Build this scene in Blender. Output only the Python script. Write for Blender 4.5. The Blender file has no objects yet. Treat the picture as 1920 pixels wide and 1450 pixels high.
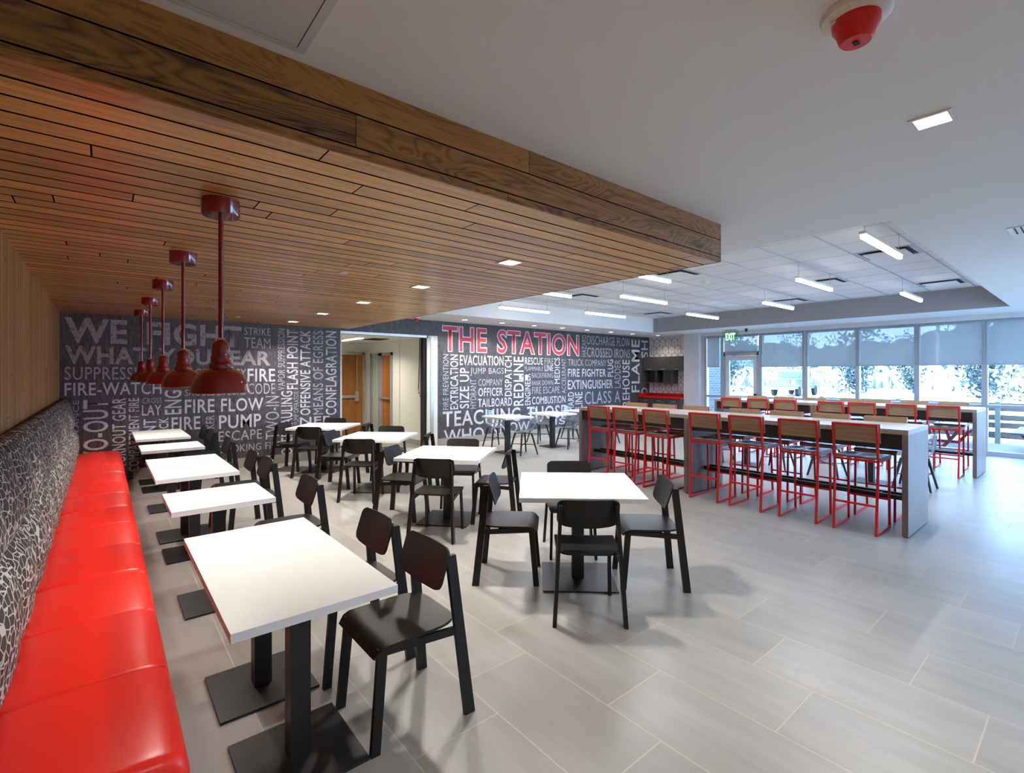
import bpy, bmesh, math, random
from mathutils import Vector, Matrix
S = bpy.context.scene
COL = S.collection
PI = math.pi

# ------------------------------------------------------------------ camera, world, sun, exposure
cam_data = bpy.data.cameras.new('camera')
cam = bpy.data.objects.new('camera', cam_data)
COL.objects.link(cam)
cam.location = (0, 0, 1.63)
cam.rotation_euler = (PI / 2, 0, -math.radians(39.689))
cam_data.sensor_width = 36.0
cam_data.lens = 17.314
cam_data.shift_y = -24.6 / 1920
cam_data.clip_start = 0.02
cam_data.clip_end = 400
S.camera = cam

world = bpy.data.worlds.new('sky')
S.world = world
world.use_nodes = True
wb = world.node_tree.nodes['Background']
wb.inputs['Color'].default_value = (0.33, 0.57, 1.0, 1)
wb.inputs['Strength'].default_value = 20.0

sun_data = bpy.data.lights.new('sun', 'SUN')
sun_data.energy = 30.0
sun_data.angle = 0.02
sun_data.color = (0.58, 0.75, 1.0)
sun = bpy.data.objects.new('sun', sun_data)
sun.rotation_euler = (0, math.radians(-52), math.radians(-20))
COL.objects.link(sun)

S.view_settings.view_transform = 'Standard'
S.view_settings.look = 'None'
S.view_settings.gamma = 1
S.view_settings.use_curve_mapping = False
S.view_settings.exposure = 0.0
S.cycles.use_denoising = True
S.cycles.max_bounces = 10
S.cycles.diffuse_bounces = 5
S.cycles.glossy_bounces = 4
S.cycles.transmission_bounces = 8
S.cycles.transparent_max_bounces = 24
S.cycles.sample_clamp_indirect = 4.0
S.cycles.caustics_reflective = False
S.cycles.caustics_refractive = False

# ------------------------------------------------------------------ materials
def nodes_of(name):
    m = bpy.data.materials.new(name)
    m.use_nodes = True
    nt = m.node_tree
    b = nt.nodes['Principled BSDF']
    return m, nt, b

def lin(c):
    return tuple(((x / 255) / 12.92 if x / 255 <= 0.04045 else ((x / 255 + 0.055) / 1.055) ** 2.4) for x in c) + (1,)

def N(nt, kind, **kw):
    n = nt.nodes.new(kind)
    for k, v in kw.items():
        if k.startswith('in_'):
            n.inputs[k[3:].replace('_', ' ')].default_value = v
        else:
            setattr(n, k, v)
    return n

def math_node(nt, op, a, b=None, c=None):
    n = nt.nodes.new('ShaderNodeMath')
    n.operation = op
    for i, v in enumerate((a, b, c)):
        if v is None:
            continue
        if isinstance(v, (int, float)):
            n.inputs[i].default_value = v
        else:
            nt.links.new(v, n.inputs[i])
    return n.outputs[0]

def mixc(nt, fac, a, b, blend='MIX'):
    n = nt.nodes.new('ShaderNodeMix')
    n.data_type = 'RGBA'
    n.blend_type = blend
    for sock, v in ((n.inputs[0], fac), (n.inputs[6], a), (n.inputs[7], b)):
        if isinstance(v, (int, float)):
            sock.default_value = v
        elif isinstance(v, tuple):
            sock.default_value = v
        else:
            nt.links.new(v, sock)
    return n.outputs[2]

def mat(name, col, rough=0.5, metal=0.0, noise=0.06, scale=14.0, spec=0.5, bump=0.0, coat=0.0):
    m, nt, b = nodes_of(name)
    c = lin(col)
    tc = N(nt, 'ShaderNodeTexCoord')
    nz = N(nt, 'ShaderNodeTexNoise', in_Scale=scale, in_Detail=3.0)
    nt.links.new(tc.outputs['Object'], nz.inputs['Vector'])
    d = tuple(max(0, x * (1 - noise * 2)) for x in c[:3]) + (1,)
    u = tuple(min(1, x * (1 + noise)) for x in c[:3]) + (1,)
    nt.links.new(mixc(nt, nz.outputs['Fac'], d, u), b.inputs['Base Color'])
    b.inputs['Roughness'].default_value = rough
    b.inputs['Metallic'].default_value = metal
    b.inputs['Specular IOR Level'].default_value = spec
    b.inputs['Coat Weight'].default_value = coat
    if bump:
        bp = N(nt, 'ShaderNodeBump', in_Strength=bump, in_Distance=0.003)
        nt.links.new(nz.outputs['Fac'], bp.inputs['Height'])
        nt.links.new(bp.outputs[0], b.inputs['Normal'])
    return m

def emis(name, col, strength):
    m, nt, b = nodes_of(name)
    b.inputs['Base Color'].default_value = (0.8, 0.8, 0.8, 1)
    b.inputs['Emission Color'].default_value = col + (1,)
    b.inputs['Emission Strength'].default_value = strength
    return m

def planks(name, u, v, length, width, c1, c2, groove, rough, v0=0.0, grain=1.0, gap=0.006, jitter=True, spec=0.4, coat=0.0, rings_amount=0.2):
    """Boards running along world axis u, stacked along world axis v."""
    m, nt, b = nodes_of(name)
    geo = N(nt, 'ShaderNodeNewGeometry')
    sp = N(nt, 'ShaderNodeSeparateXYZ')
    nt.links.new(geo.outputs['Position'], sp.inputs[0])
    U, V = sp.outputs[u], sp.outputs[v]
    V2 = math_node(nt, 'SUBTRACT', V, v0)
    row = math_node(nt, 'FLOOR', math_node(nt, 'DIVIDE', V2, width))
    wn = N(nt, 'ShaderNodeTexWhiteNoise', noise_dimensions='1D')
    nt.links.new(row, wn.inputs['W'])
    U2 = math_node(nt, 'ADD', U, math_node(nt, 'MULTIPLY', wn.outputs['Value'], length * 3))
    colm = math_node(nt, 'FLOOR', math_node(nt, 'DIVIDE', U2, length))
    fu = math_node(nt, 'FRACT', math_node(nt, 'DIVIDE', U2, length))
    fv = math_node(nt, 'FRACT', math_node(nt, 'DIVIDE', V2, width))
    du = math_node(nt, 'MULTIPLY', math_node(nt, 'MINIMUM', fu, math_node(nt, 'SUBTRACT', 1.0, fu)), length)
    dv = math_node(nt, 'MULTIPLY', math_node(nt, 'MINIMUM', fv, math_node(nt, 'SUBTRACT', 1.0, fv)), width)
    gl = math_node(nt, 'LESS_THAN', math_node(nt, 'MINIMUM', math_node(nt, 'MULTIPLY', du, 2.2), dv), gap / 2)
    wn2 = N(nt, 'ShaderNodeTexWhiteNoise', noise_dimensions='2D')
    cb = N(nt, 'ShaderNodeCombineXYZ')
    nt.links.new(row, cb.inputs[0]); nt.links.new(colm, cb.inputs[1])
    nt.links.new(cb.outputs[0], wn2.inputs['Vector'])
    cb2 = N(nt, 'ShaderNodeCombineXYZ')
    nt.links.new(math_node(nt, 'MULTIPLY', U2, 1.1), cb2.inputs[0])
    nt.links.new(math_node(nt, 'MULTIPLY', V2, 26.0 * grain), cb2.inputs[1])
    nt.links.new(math_node(nt, 'MULTIPLY', wn2.outputs['Value'], 37.0), cb2.inputs[2])
    nz = N(nt, 'ShaderNodeTexNoise', in_Scale=1.3, in_Detail=6.0, in_Roughness=0.62, in_Distortion=0.5)
    nt.links.new(cb2.outputs[0], nz.inputs['Vector'])
    cb3 = N(nt, 'ShaderNodeCombineXYZ')
    nt.links.new(math_node(nt, 'MULTIPLY', U2, 1.0), cb3.inputs[0])
    nt.links.new(math_node(nt, 'MULTIPLY', V2, 9.0 * grain), cb3.inputs[1])
    nt.links.new(math_node(nt, 'MULTIPLY', wn2.outputs['Value'], 11.0), cb3.inputs[2])
    wv = N(nt, 'ShaderNodeTexNoise', in_Scale=1.0, in_Detail=2.0, in_Distortion=0.8)
    nt.links.new(cb3.outputs[0], wv.inputs['Vector'])
    rings = math_node(nt, 'ABSOLUTE', math_node(nt, 'SINE', math_node(nt, 'MULTIPLY', wv.outputs['Fac'], 60.0)))
    f = math_node(nt, 'ADD', math_node(nt, 'MULTIPLY', nz.outputs['Fac'], 1.7), math_node(nt, 'MULTIPLY', wn2.outputs['Value'], 0.6))
    f = math_node(nt, 'SUBTRACT', f, 0.80)
    f = math_node(nt, 'MULTIPLY_ADD', rings, rings_amount, f)
    f = math_node(nt, 'MINIMUM', math_node(nt, 'MAXIMUM', f, 0.0), 1.0)
    base = mixc(nt, f, lin(c1), lin(c2))
    nt.links.new(mixc(nt, gl, base, lin(groove)), b.inputs['Base Color'])
    b.inputs['Roughness'].default_value = rough
    nt.links.new(math_node(nt, 'MULTIPLY_ADD', gl, -spec, spec), b.inputs['Specular IOR Level'])
    nt.links.new(math_node(nt, 'MULTIPLY_ADD', gl, -coat, coat), b.inputs['Coat Weight'])
    b.inputs['Coat Roughness'].default_value = 0.32
    bp = N(nt, 'ShaderNodeBump', in_Strength=0.5, in_Distance=0.004)
    h = math_node(nt, 'SUBTRACT', math_node(nt, 'MULTIPLY', nz.outputs['Fac'], 0.15), gl)
    nt.links.new(h, bp.inputs['Height'])
    nt.links.new(bp.outputs[0], b.inputs['Normal'])
    return m

def streaks(name, u, v, c1, c2, rough, sv=60.0, su=2.0, spec=0.4):
    """Fine laminate grain running along world axis u."""
    m, nt, b = nodes_of(name)
    tc = N(nt, 'ShaderNodeTexCoord')
    sp = N(nt, 'ShaderNodeSeparateXYZ')
    nt.links.new(tc.outputs['Object'], sp.inputs[0])
    cb = N(nt, 'ShaderNodeCombineXYZ')
    nt.links.new(math_node(nt, 'MULTIPLY', sp.outputs[u], su), cb.inputs[0])
    nt.links.new(math_node(nt, 'MULTIPLY', sp.outputs[v], sv), cb.inputs[1])
    nz = N(nt, 'ShaderNodeTexNoise', in_Scale=1.0, in_Detail=5.0, in_Roughness=0.6)
    nt.links.new(cb.outputs[0], nz.inputs['Vector'])
    r = N(nt, 'ShaderNodeMapRange', in_From_Min=0.3, in_From_Max=0.7)
    nt.links.new(nz.outputs['Fac'], r.inputs[0])
    nt.links.new(mixc(nt, r.outputs[0], lin(c1), lin(c2)), b.inputs['Base Color'])
    b.inputs['Roughness'].default_value = rough
    b.inputs['Specular IOR Level'].default_value = spec
    return m

def floor_material():
    m, nt, b = nodes_of('stone_tile_floor')
    geo = N(nt, 'ShaderNodeNewGeometry')
    sp = N(nt, 'ShaderNodeSeparateXYZ')
    nt.links.new(geo.outputs['Position'], sp.inputs[0])
    W, L = 0.4475, 0.905
    X = math_node(nt, 'SUBTRACT', sp.outputs[0], 1.903)
    row = math_node(nt, 'FLOOR', math_node(nt, 'DIVIDE', X, W))
    Y = math_node(nt, 'SUBTRACT', sp.outputs[1], 0.655)
    Y = math_node(nt, 'MULTIPLY_ADD', row, -0.3017, Y)
    colm = math_node(nt, 'FLOOR', math_node(nt, 'DIVIDE', Y, L))
    fu = math_node(nt, 'FRACT', math_node(nt, 'DIVIDE', X, W))
    fv = math_node(nt, 'FRACT', math_node(nt, 'DIVIDE', Y, L))
    du = math_node(nt, 'MULTIPLY', math_node(nt, 'MINIMUM', fu, math_node(nt, 'SUBTRACT', 1.0, fu)), W)
    dv = math_node(nt, 'MULTIPLY', math_node(nt, 'MINIMUM', fv, math_node(nt, 'SUBTRACT', 1.0, fv)), L)
    grout = math_node(nt, 'LESS_THAN', math_node(nt, 'MINIMUM', du, dv), 0.0028)
    cb = N(nt, 'ShaderNodeCombineXYZ')
    nt.links.new(row, cb.inputs[0]); nt.links.new(colm, cb.inputs[1])
    wn = N(nt, 'ShaderNodeTexWhiteNoise', noise_dimensions='2D')
    nt.links.new(cb.outputs[0], wn.inputs['Vector'])
    cb2 = N(nt, 'ShaderNodeCombineXYZ')
    nt.links.new(math_node(nt, 'MULTIPLY', sp.outputs[0], 9.0), cb2.inputs[0])
    nt.links.new(math_node(nt, 'MULTIPLY', sp.outputs[1], 1.6), cb2.inputs[1])
    nt.links.new(math_node(nt, 'MULTIPLY', wn.outputs['Value'], 23.0), cb2.inputs[2])
    nz = N(nt, 'ShaderNodeTexNoise', in_Scale=1.0, in_Detail=6.0, in_Roughness=0.55)
    nt.links.new(cb2.outputs[0], nz.inputs['Vector'])
    f = math_node(nt, 'ADD', math_node(nt, 'MULTIPLY', nz.outputs['Fac'], 0.8), math_node(nt, 'MULTIPLY', wn.outputs['Value'], 0.2))
    base = mixc(nt, f, lin((122, 119, 113)), lin((168, 164, 158)))
    nt.links.new(mixc(nt, grout, base, lin((182, 174, 158))), b.inputs['Base Color'])
    nt.links.new(math_node(nt, 'MULTIPLY_ADD', grout, -0.4, 0.4), b.inputs['Specular IOR Level'])
    nt.links.new(math_node(nt, 'MULTIPLY_ADD', grout, 0.5, math_node(nt, 'MULTIPLY_ADD', nz.outputs['Fac'], 0.10, 0.285)), b.inputs['Roughness'])
    bp = N(nt, 'ShaderNodeBump', in_Strength=0.25, in_Distance=0.002)
    nt.links.new(math_node(nt, 'SUBTRACT', math_node(nt, 'MULTIPLY', nz.outputs['Fac'], 0.06), grout), bp.inputs['Height'])
    nt.links.new(bp.outputs[0], b.inputs['Normal'])
    return m

def mural_material():
    m, nt, b = nodes_of('slate_mural')
    geo = N(nt, 'ShaderNodeNewGeometry')
    mp = N(nt, 'ShaderNodeMapping')
    mp.inputs['Rotation'].default_value = (0, math.radians(38), 0)
    mp.inputs['Scale'].default_value = (30, 30, 5)
    nt.links.new(geo.outputs['Position'], mp.inputs[0])
    nz = N(nt, 'ShaderNodeTexNoise', in_Scale=1.6, in_Detail=5.0, in_Roughness=0.65, in_Distortion=1.2)
    nt.links.new(mp.outputs[0], nz.inputs['Vector'])
    r = N(nt, 'ShaderNodeMapRange', in_From_Min=0.42, in_From_Max=0.72)
    nt.links.new(nz.outputs['Fac'], r.inputs[0])
    nt.links.new(mixc(nt, r.outputs[0], lin((45, 41, 44)), lin((98, 92, 95))), b.inputs['Base Color'])
    b.inputs['Roughness'].default_value = 0.5
    return m

def distressed(name, col, worn, amount):
    m, nt, b = nodes_of(name)
    geo = N(nt, 'ShaderNodeNewGeometry')
    nz = N(nt, 'ShaderNodeTexNoise', in_Scale=22.0, in_Detail=6.0, in_Roughness=0.7)
    nt.links.new(geo.outputs['Position'], nz.inputs['Vector'])
    r = N(nt, 'ShaderNodeMapRange', in_From_Min=0.5 - amount, in_From_Max=0.56 - amount)
    nt.links.new(nz.outputs['Fac'], r.inputs[0])
    nz2 = N(nt, 'ShaderNodeTexNoise', in_Scale=3.0, in_Detail=2.0)
    nt.links.new(geo.outputs['Position'], nz2.inputs['Vector'])
    c = lin(col)
    dim = tuple(x * 0.72 for x in c[:3]) + (1,)
    nt.links.new(mixc(nt, r.outputs[0], lin(worn), mixc(nt, nz2.outputs['Fac'], dim, c)), b.inputs['Base Color'])
    b.inputs['Roughness'].default_value = 0.5
    return m

def pattern_fabric():
    m, nt, b = nodes_of('black_line_pattern_fabric')
    geo = N(nt, 'ShaderNodeNewGeometry')
    mp = N(nt, 'ShaderNodeMapping')
    mp.inputs['Scale'].default_value = (4, 15, 23)
    nt.links.new(geo.outputs['Position'], mp.inputs[0])
    vo = N(nt, 'ShaderNodeTexVoronoi', feature='DISTANCE_TO_EDGE', distance='MANHATTAN' if False else 'EUCLIDEAN', in_Scale=1.0, in_Randomness=0.75)
    nt.links.new(mp.outputs[0], vo.inputs['Vector'])
    line = math_node(nt, 'LESS_THAN', vo.outputs["Distance"], 0.05)
    vc = N(nt, 'ShaderNodeTexVoronoi', feature='F1', in_Scale=1.0, in_Randomness=0.75)
    nt.links.new(mp.outputs[0], vc.inputs['Vector'])
    wv = N(nt, 'ShaderNodeTexWave', in_Scale=1.7, in_Distortion=2.5, in_Detail=1.0)
    wv.bands_direction = 'Z'
    nt.links.new(mp.outputs[0], wv.inputs['Vector'])
    thin = math_node(nt, 'MULTIPLY', math_node(nt, 'GREATER_THAN', wv.outputs['Fac'], 0.95), 0.4)
    f = math_node(nt, 'MAXIMUM', line, thin)
    nt.links.new(mixc(nt, f, lin((20, 19, 20)), lin((190, 184, 176))), b.inputs['Base Color'])
    b.inputs['Roughness'].default_value = 0.8
    return m

def clear_material(name, tint, gloss=1.0, rough=0.02):
    """Thin clear sheet: lets light through straight, mirrors at grazing angles."""
    m = bpy.data.materials.new(name)
    m.use_nodes = True
    nt = m.node_tree
    nt.nodes.clear()
    out = N(nt, 'ShaderNodeOutputMaterial')
    tr = N(nt, 'ShaderNodeBsdfTransparent')
    tr.inputs['Color'].default_value = tint + (1,)
    gl = N(nt, 'ShaderNodeBsdfGlossy')
    gl.inputs['Roughness'].default_value = rough
    lw = N(nt, 'ShaderNodeLayerWeight', in_Blend=0.5)
    f = math_node(nt, 'POWER', lw.outputs['Facing'], 4.0)
    f = math_node(nt, 'MULTIPLY', math_node(nt, 'MULTIPLY_ADD', f, 0.55, 0.035), gloss)
    mx = N(nt, 'ShaderNodeMixShader')
    nt.links.new(f, mx.inputs[0])
    nt.links.new(tr.outputs[0], mx.inputs[1])
    nt.links.new(gl.outputs[0], mx.inputs[2])
    nt.links.new(mx.outputs[0], out.inputs[0])
    return m

def shade_material():
    """Open-weave solar screen: part see-through, part translucent cloth."""
    m = bpy.data.materials.new('solar_screen_cloth')
    m.use_nodes = True
    nt = m.node_tree
    nt.nodes.clear()
    out = N(nt, 'ShaderNodeOutputMaterial')
    tr = N(nt, 'ShaderNodeBsdfTransparent')
    df = N(nt, 'ShaderNodeBsdfDiffuse')
    df.inputs['Color'].default_value = lin((140, 146, 150))
    tl = N(nt, 'ShaderNodeBsdfTranslucent')
    tl.inputs['Color'].default_value = (0.030, 0.030, 0.027, 1)
    geo = N(nt, 'ShaderNodeNewGeometry')
    nz = N(nt, 'ShaderNodeTexNoise', in_Scale=40.0)
    nt.links.new(geo.outputs['Position'], nz.inputs['Vector'])
    ad = N(nt, 'ShaderNodeAddShader')
    nt.links.new(df.outputs[0], ad.inputs[0]); nt.links.new(tl.outputs[0], ad.inputs[1])
    mx = N(nt, 'ShaderNodeMixShader')
    nt.links.new(math_node(nt, 'MULTIPLY_ADD', nz.outputs['Fac'], 0.012, 0.94), mx.inputs[0])
    nt.links.new(tr.outputs[0], mx.inputs[1]); nt.links.new(ad.outputs[0], mx.inputs[2])
    nt.links.new(mx.outputs[0], out.inputs[0])
    return m

M = {}
M['floor'] = floor_material()
M['soffit'] = planks('stained_soffit_boards', 0, 1, 2.7, 0.137, (146, 98, 42), (248, 192, 110), (26, 14, 5), 0.3, v0=1.936, grain=1.0, gap=0.014, spec=0.8, coat=0.25)
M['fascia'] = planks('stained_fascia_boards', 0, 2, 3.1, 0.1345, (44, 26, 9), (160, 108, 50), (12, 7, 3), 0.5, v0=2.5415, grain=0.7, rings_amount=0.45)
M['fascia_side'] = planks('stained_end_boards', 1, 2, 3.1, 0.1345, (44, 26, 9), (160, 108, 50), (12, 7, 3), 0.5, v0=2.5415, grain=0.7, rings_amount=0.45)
M['wood_wall'] = planks('upright_wall_boards', 2, 1, 2.2, 0.137, (122, 84, 44), (184, 136, 82), (60, 38, 18), 0.5, v0=0.03, grain=1.0, gap=0.006)
M['mural'] = mural_material()
M['ink_thin'] = distressed('mural_ink_dim', (178, 173, 180), (74, 70, 78), 0.14)
M['ink'] = distressed('mural_ink', (206, 201, 208), (84, 80, 88), 0.16)
M['ink_big'] = distressed('mural_ink_worn', (160, 150, 152), (88, 82, 86), 0.11)
M['ink_red'] = distressed('mural_ink_red', (205, 58, 70), (160, 40, 55), 0.2)
M['ink_white'] = mat('mural_outline', (226, 218, 222), 0.5)
M['ceiling'] = mat('ceiling_paint', (240, 239, 237), 0.75, noise=0.01, scale=3)
M['wall_paint'] = mat('wall_paint', (206, 203, 202), 0.7, noise=0.01, scale=3)
M['cream'] = mat('corridor_paint', (218, 215, 203), 0.65, noise=0.01, scale=3)
M['bulkhead'] = mat('bulkhead_shaded_grey', (150, 148, 150), 0.75, noise=0.01, scale=3)  # shade of the face turned from the windows, put into the grey
M['acoustic'] = mat('acoustic_panel', (232, 230, 230), 0.9, noise=0.02, scale=60)
M['grid'] = mat('grid_metal', (178, 180, 188), 0.5)
M['base_tile'] = mat('base_tile', (150, 143, 132), 0.4, noise=0.08, scale=6)
M['steel'] = mat('brushed_steel', (190, 186, 176), 0.35, metal=0.7, noise=0.05)
M['aluminium'] = mat('window_aluminium', (168, 172, 184), 0.4, metal=0.35, noise=0.02)
M['dark_slot'] = mat('dark_recess', (22, 22, 24), 0.8)
M['white_top'] = mat('white_laminate', (236, 236, 232), 0.42, noise=0.01, scale=4)
M['black_metal'] = mat('black_powder_coat', (28, 28, 30), 0.42, noise=0.05, scale=40)
M['black_wood'] = mat('black_stained_beech', (19, 18, 19), 0.40, noise=0.12, scale=24, spec=0.38)
M['red_vinyl'] = mat('red_vinyl', (252, 40, 26), 0.36, noise=0.02, scale=5, bump=0.04)
M['red_thread'] = mat('red_seam', (150, 14, 14), 0.5)
M['fabric'] = pattern_fabric()
M['red_enamel'] = mat('red_enamel', (122, 2, 8), 0.12, noise=0.0, coat=0.9)
M['red_tube'] = mat('red_powder_coat', (206, 26, 28), 0.35, noise=0.03)
M['white_enamel'] = mat('white_enamel', (232, 228, 218), 0.4)
M['stool_wood'] = streaks('tan_plywood', 1, 2, (142, 112, 84), (172, 142, 112), 0.45, 45, 3)
M['stool_seat'] = streaks('grey_brown_plywood', 1, 0, (116, 102, 92), (148, 132, 120), 0.3, 45, 3)
M['bar_top'] = streaks('ash_laminate_top', 1, 0, (142, 126, 116), (176, 162, 152), 0.3, 45, 1.6)
M['bar_side'] = streaks('ash_laminate_upright', 2, 0, (96, 80, 74), (138, 122, 114), 0.38, 60, 1.4)
M['bar_dark'] = mat('dark_laminate', (36, 27, 27), 0.5)
M['clear'] = clear_material('clear_polycarbonate', (0.93, 0.96, 0.985), 1.7, 0.16)
M['glass'] = clear_material('window_glass', (0.95, 0.98, 0.98), 0.7, 0.0)
M['shade'] = shade_material()
M['shade_bar'] = mat('shade_hem', (150, 156, 166), 0.6)
M['door_wood'] = planks('maple_door', 2, 0, 3.0, 0.21, (138, 84, 34), (172, 112, 54), (160, 104, 44), 0.4, grain=0.8, gap=0.0)
M['door_wood_side'] = planks('maple_door_side', 2, 1, 3.0, 0.21, (138, 84, 34), (172, 112, 54), (160, 104, 44), 0.4, grain=0.8, gap=0.0)
M['cabinet'] = streaks('charcoal_laminate', 1, 2, (62, 60, 58), (80, 77, 74), 0.5, 40, 2)
M['cabinet_in'] = mat('cabinet_interior', (34, 33, 34), 0.6)
M['counter_red'] = mat('red_solid_surface', (196, 16, 22), 0.3, noise=0.02)
M['hex_tile'] = mat('white_hexagon_tile', (232, 228, 226), 0.3, noise=0.02)
M['hex_line'] = mat('dark_hexagon_outline', (40, 38, 40), 0.6)
M['lamp_white'] = emis('linear_lamp_diffuser', (0.88, 0.94, 1.0), 10.0)
M['panel_lamp'] = emis('square_lamp_diffuser', (1.0, 0.95, 0.86), 9.0)
M['can_lamp'] = emis('can_lamp_lens', (1.0, 0.96, 0.9), 7.0)
M['bulb'] = emis('pendant_bulb', (1.0, 0.86, 0.66), 14.0)
M['corridor_lamp'] = emis('corridor_lamp_diffuser', (1.0, 0.97, 0.88), 8.0)
M['alarm_red'] = mat('alarm_red_plastic', (206, 28, 24), 0.35)
M['exit_green'] = emis('exit_letter_glow', (0.35, 1.0, 0.42), 2.4)
M['exit_plate'] = clear_material('exit_plate_acrylic', (0.74, 0.90, 0.78), 1.0, 0.1)
M['rubber'] = mat('black_rubber', (20, 20, 21), 0.8)
M['deck'] = mat('patio_concrete', (112, 110, 106), 0.8, noise=0.1, scale=2)
M['lawn'] = mat('dry_grass', (206, 204, 196), 0.95, noise=0.25, scale=1.5)
M['fence_wood'] = streaks('grey_fence_boards', 1, 2, (92, 84, 76), (120, 112, 102), 0.8, 30, 1.5)
M['fence_post'] = mat('treated_fence_post', (110, 122, 114), 0.8)
M['bench_frame'] = mat('red_bench_frame', (120, 30, 48), 0.5)
M['bench_plank'] = streaks('grey_bench_planks', 1, 0, (84, 86, 86), (108, 110, 110), 0.7, 20, 2)
M['brick'] = None
M['truck_white'] = mat('white_car_paint', (70, 74, 80), 0.25, noise=0.0, coat=0.5)
M['truck_glass'] = mat('dark_car_glass', (66, 80, 92), 0.1)
M['truck_lamp'] = mat('red_tail_lens', (214, 70, 84), 0.2)
M['bark'] = mat('pale_bark', (140, 134, 128), 0.9, noise=0.3, scale=5)
M['bark_dark'] = mat('dark_bark', (70, 80, 86), 0.9, noise=0.3, scale=5)
M['leaf'] = mat('blue_green_needles', (36, 52, 52), 0.8, noise=0.35, scale=1.2)
M['leaf_pale'] = mat('pale_needles', (70, 84, 78), 0.8, noise=0.3, scale=1.2)
M['brush'] = mat('dry_brush', (205, 203, 196), 0.95, noise=0.3, scale=1.0)
M['woods'] = mat('hazy_woods', (50, 58, 58), 0.95, noise=0.3, scale=0.5)

def brick_material():
    m, nt, b = nodes_of('grey_brick')
    geo = N(nt, 'ShaderNodeNewGeometry')
    sp = N(nt, 'ShaderNodeSeparateXYZ')
    nt.links.new(geo.outputs['Position'], sp.inputs[0])
    cb = N(nt, 'ShaderNodeCombineXYZ')
    nt.links.new(sp.outputs[0], cb.inputs[0]); nt.links.new(sp.outputs[2], cb.inputs[1])
    br = N(nt, 'ShaderNodeTexBrick', in_Scale=1.0, in_Mortar_Size=0.008, in_Brick_Width=0.22, in_Row_Height=0.075)
    br.inputs['Color1'].default_value = lin((58, 62, 70)); br.inputs['Color2'].default_value = lin((74, 77, 84))
    br.inputs['Mortar'].default_value = lin((104, 106, 110))
    nt.links.new(cb.outputs[0], br.inputs['Vector'])
    nt.links.new(br.outputs['Color'], b.inputs['Base Color'])
    b.inputs['Roughness'].default_value = 0.85
    return m
M['brick'] = brick_material()

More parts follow.
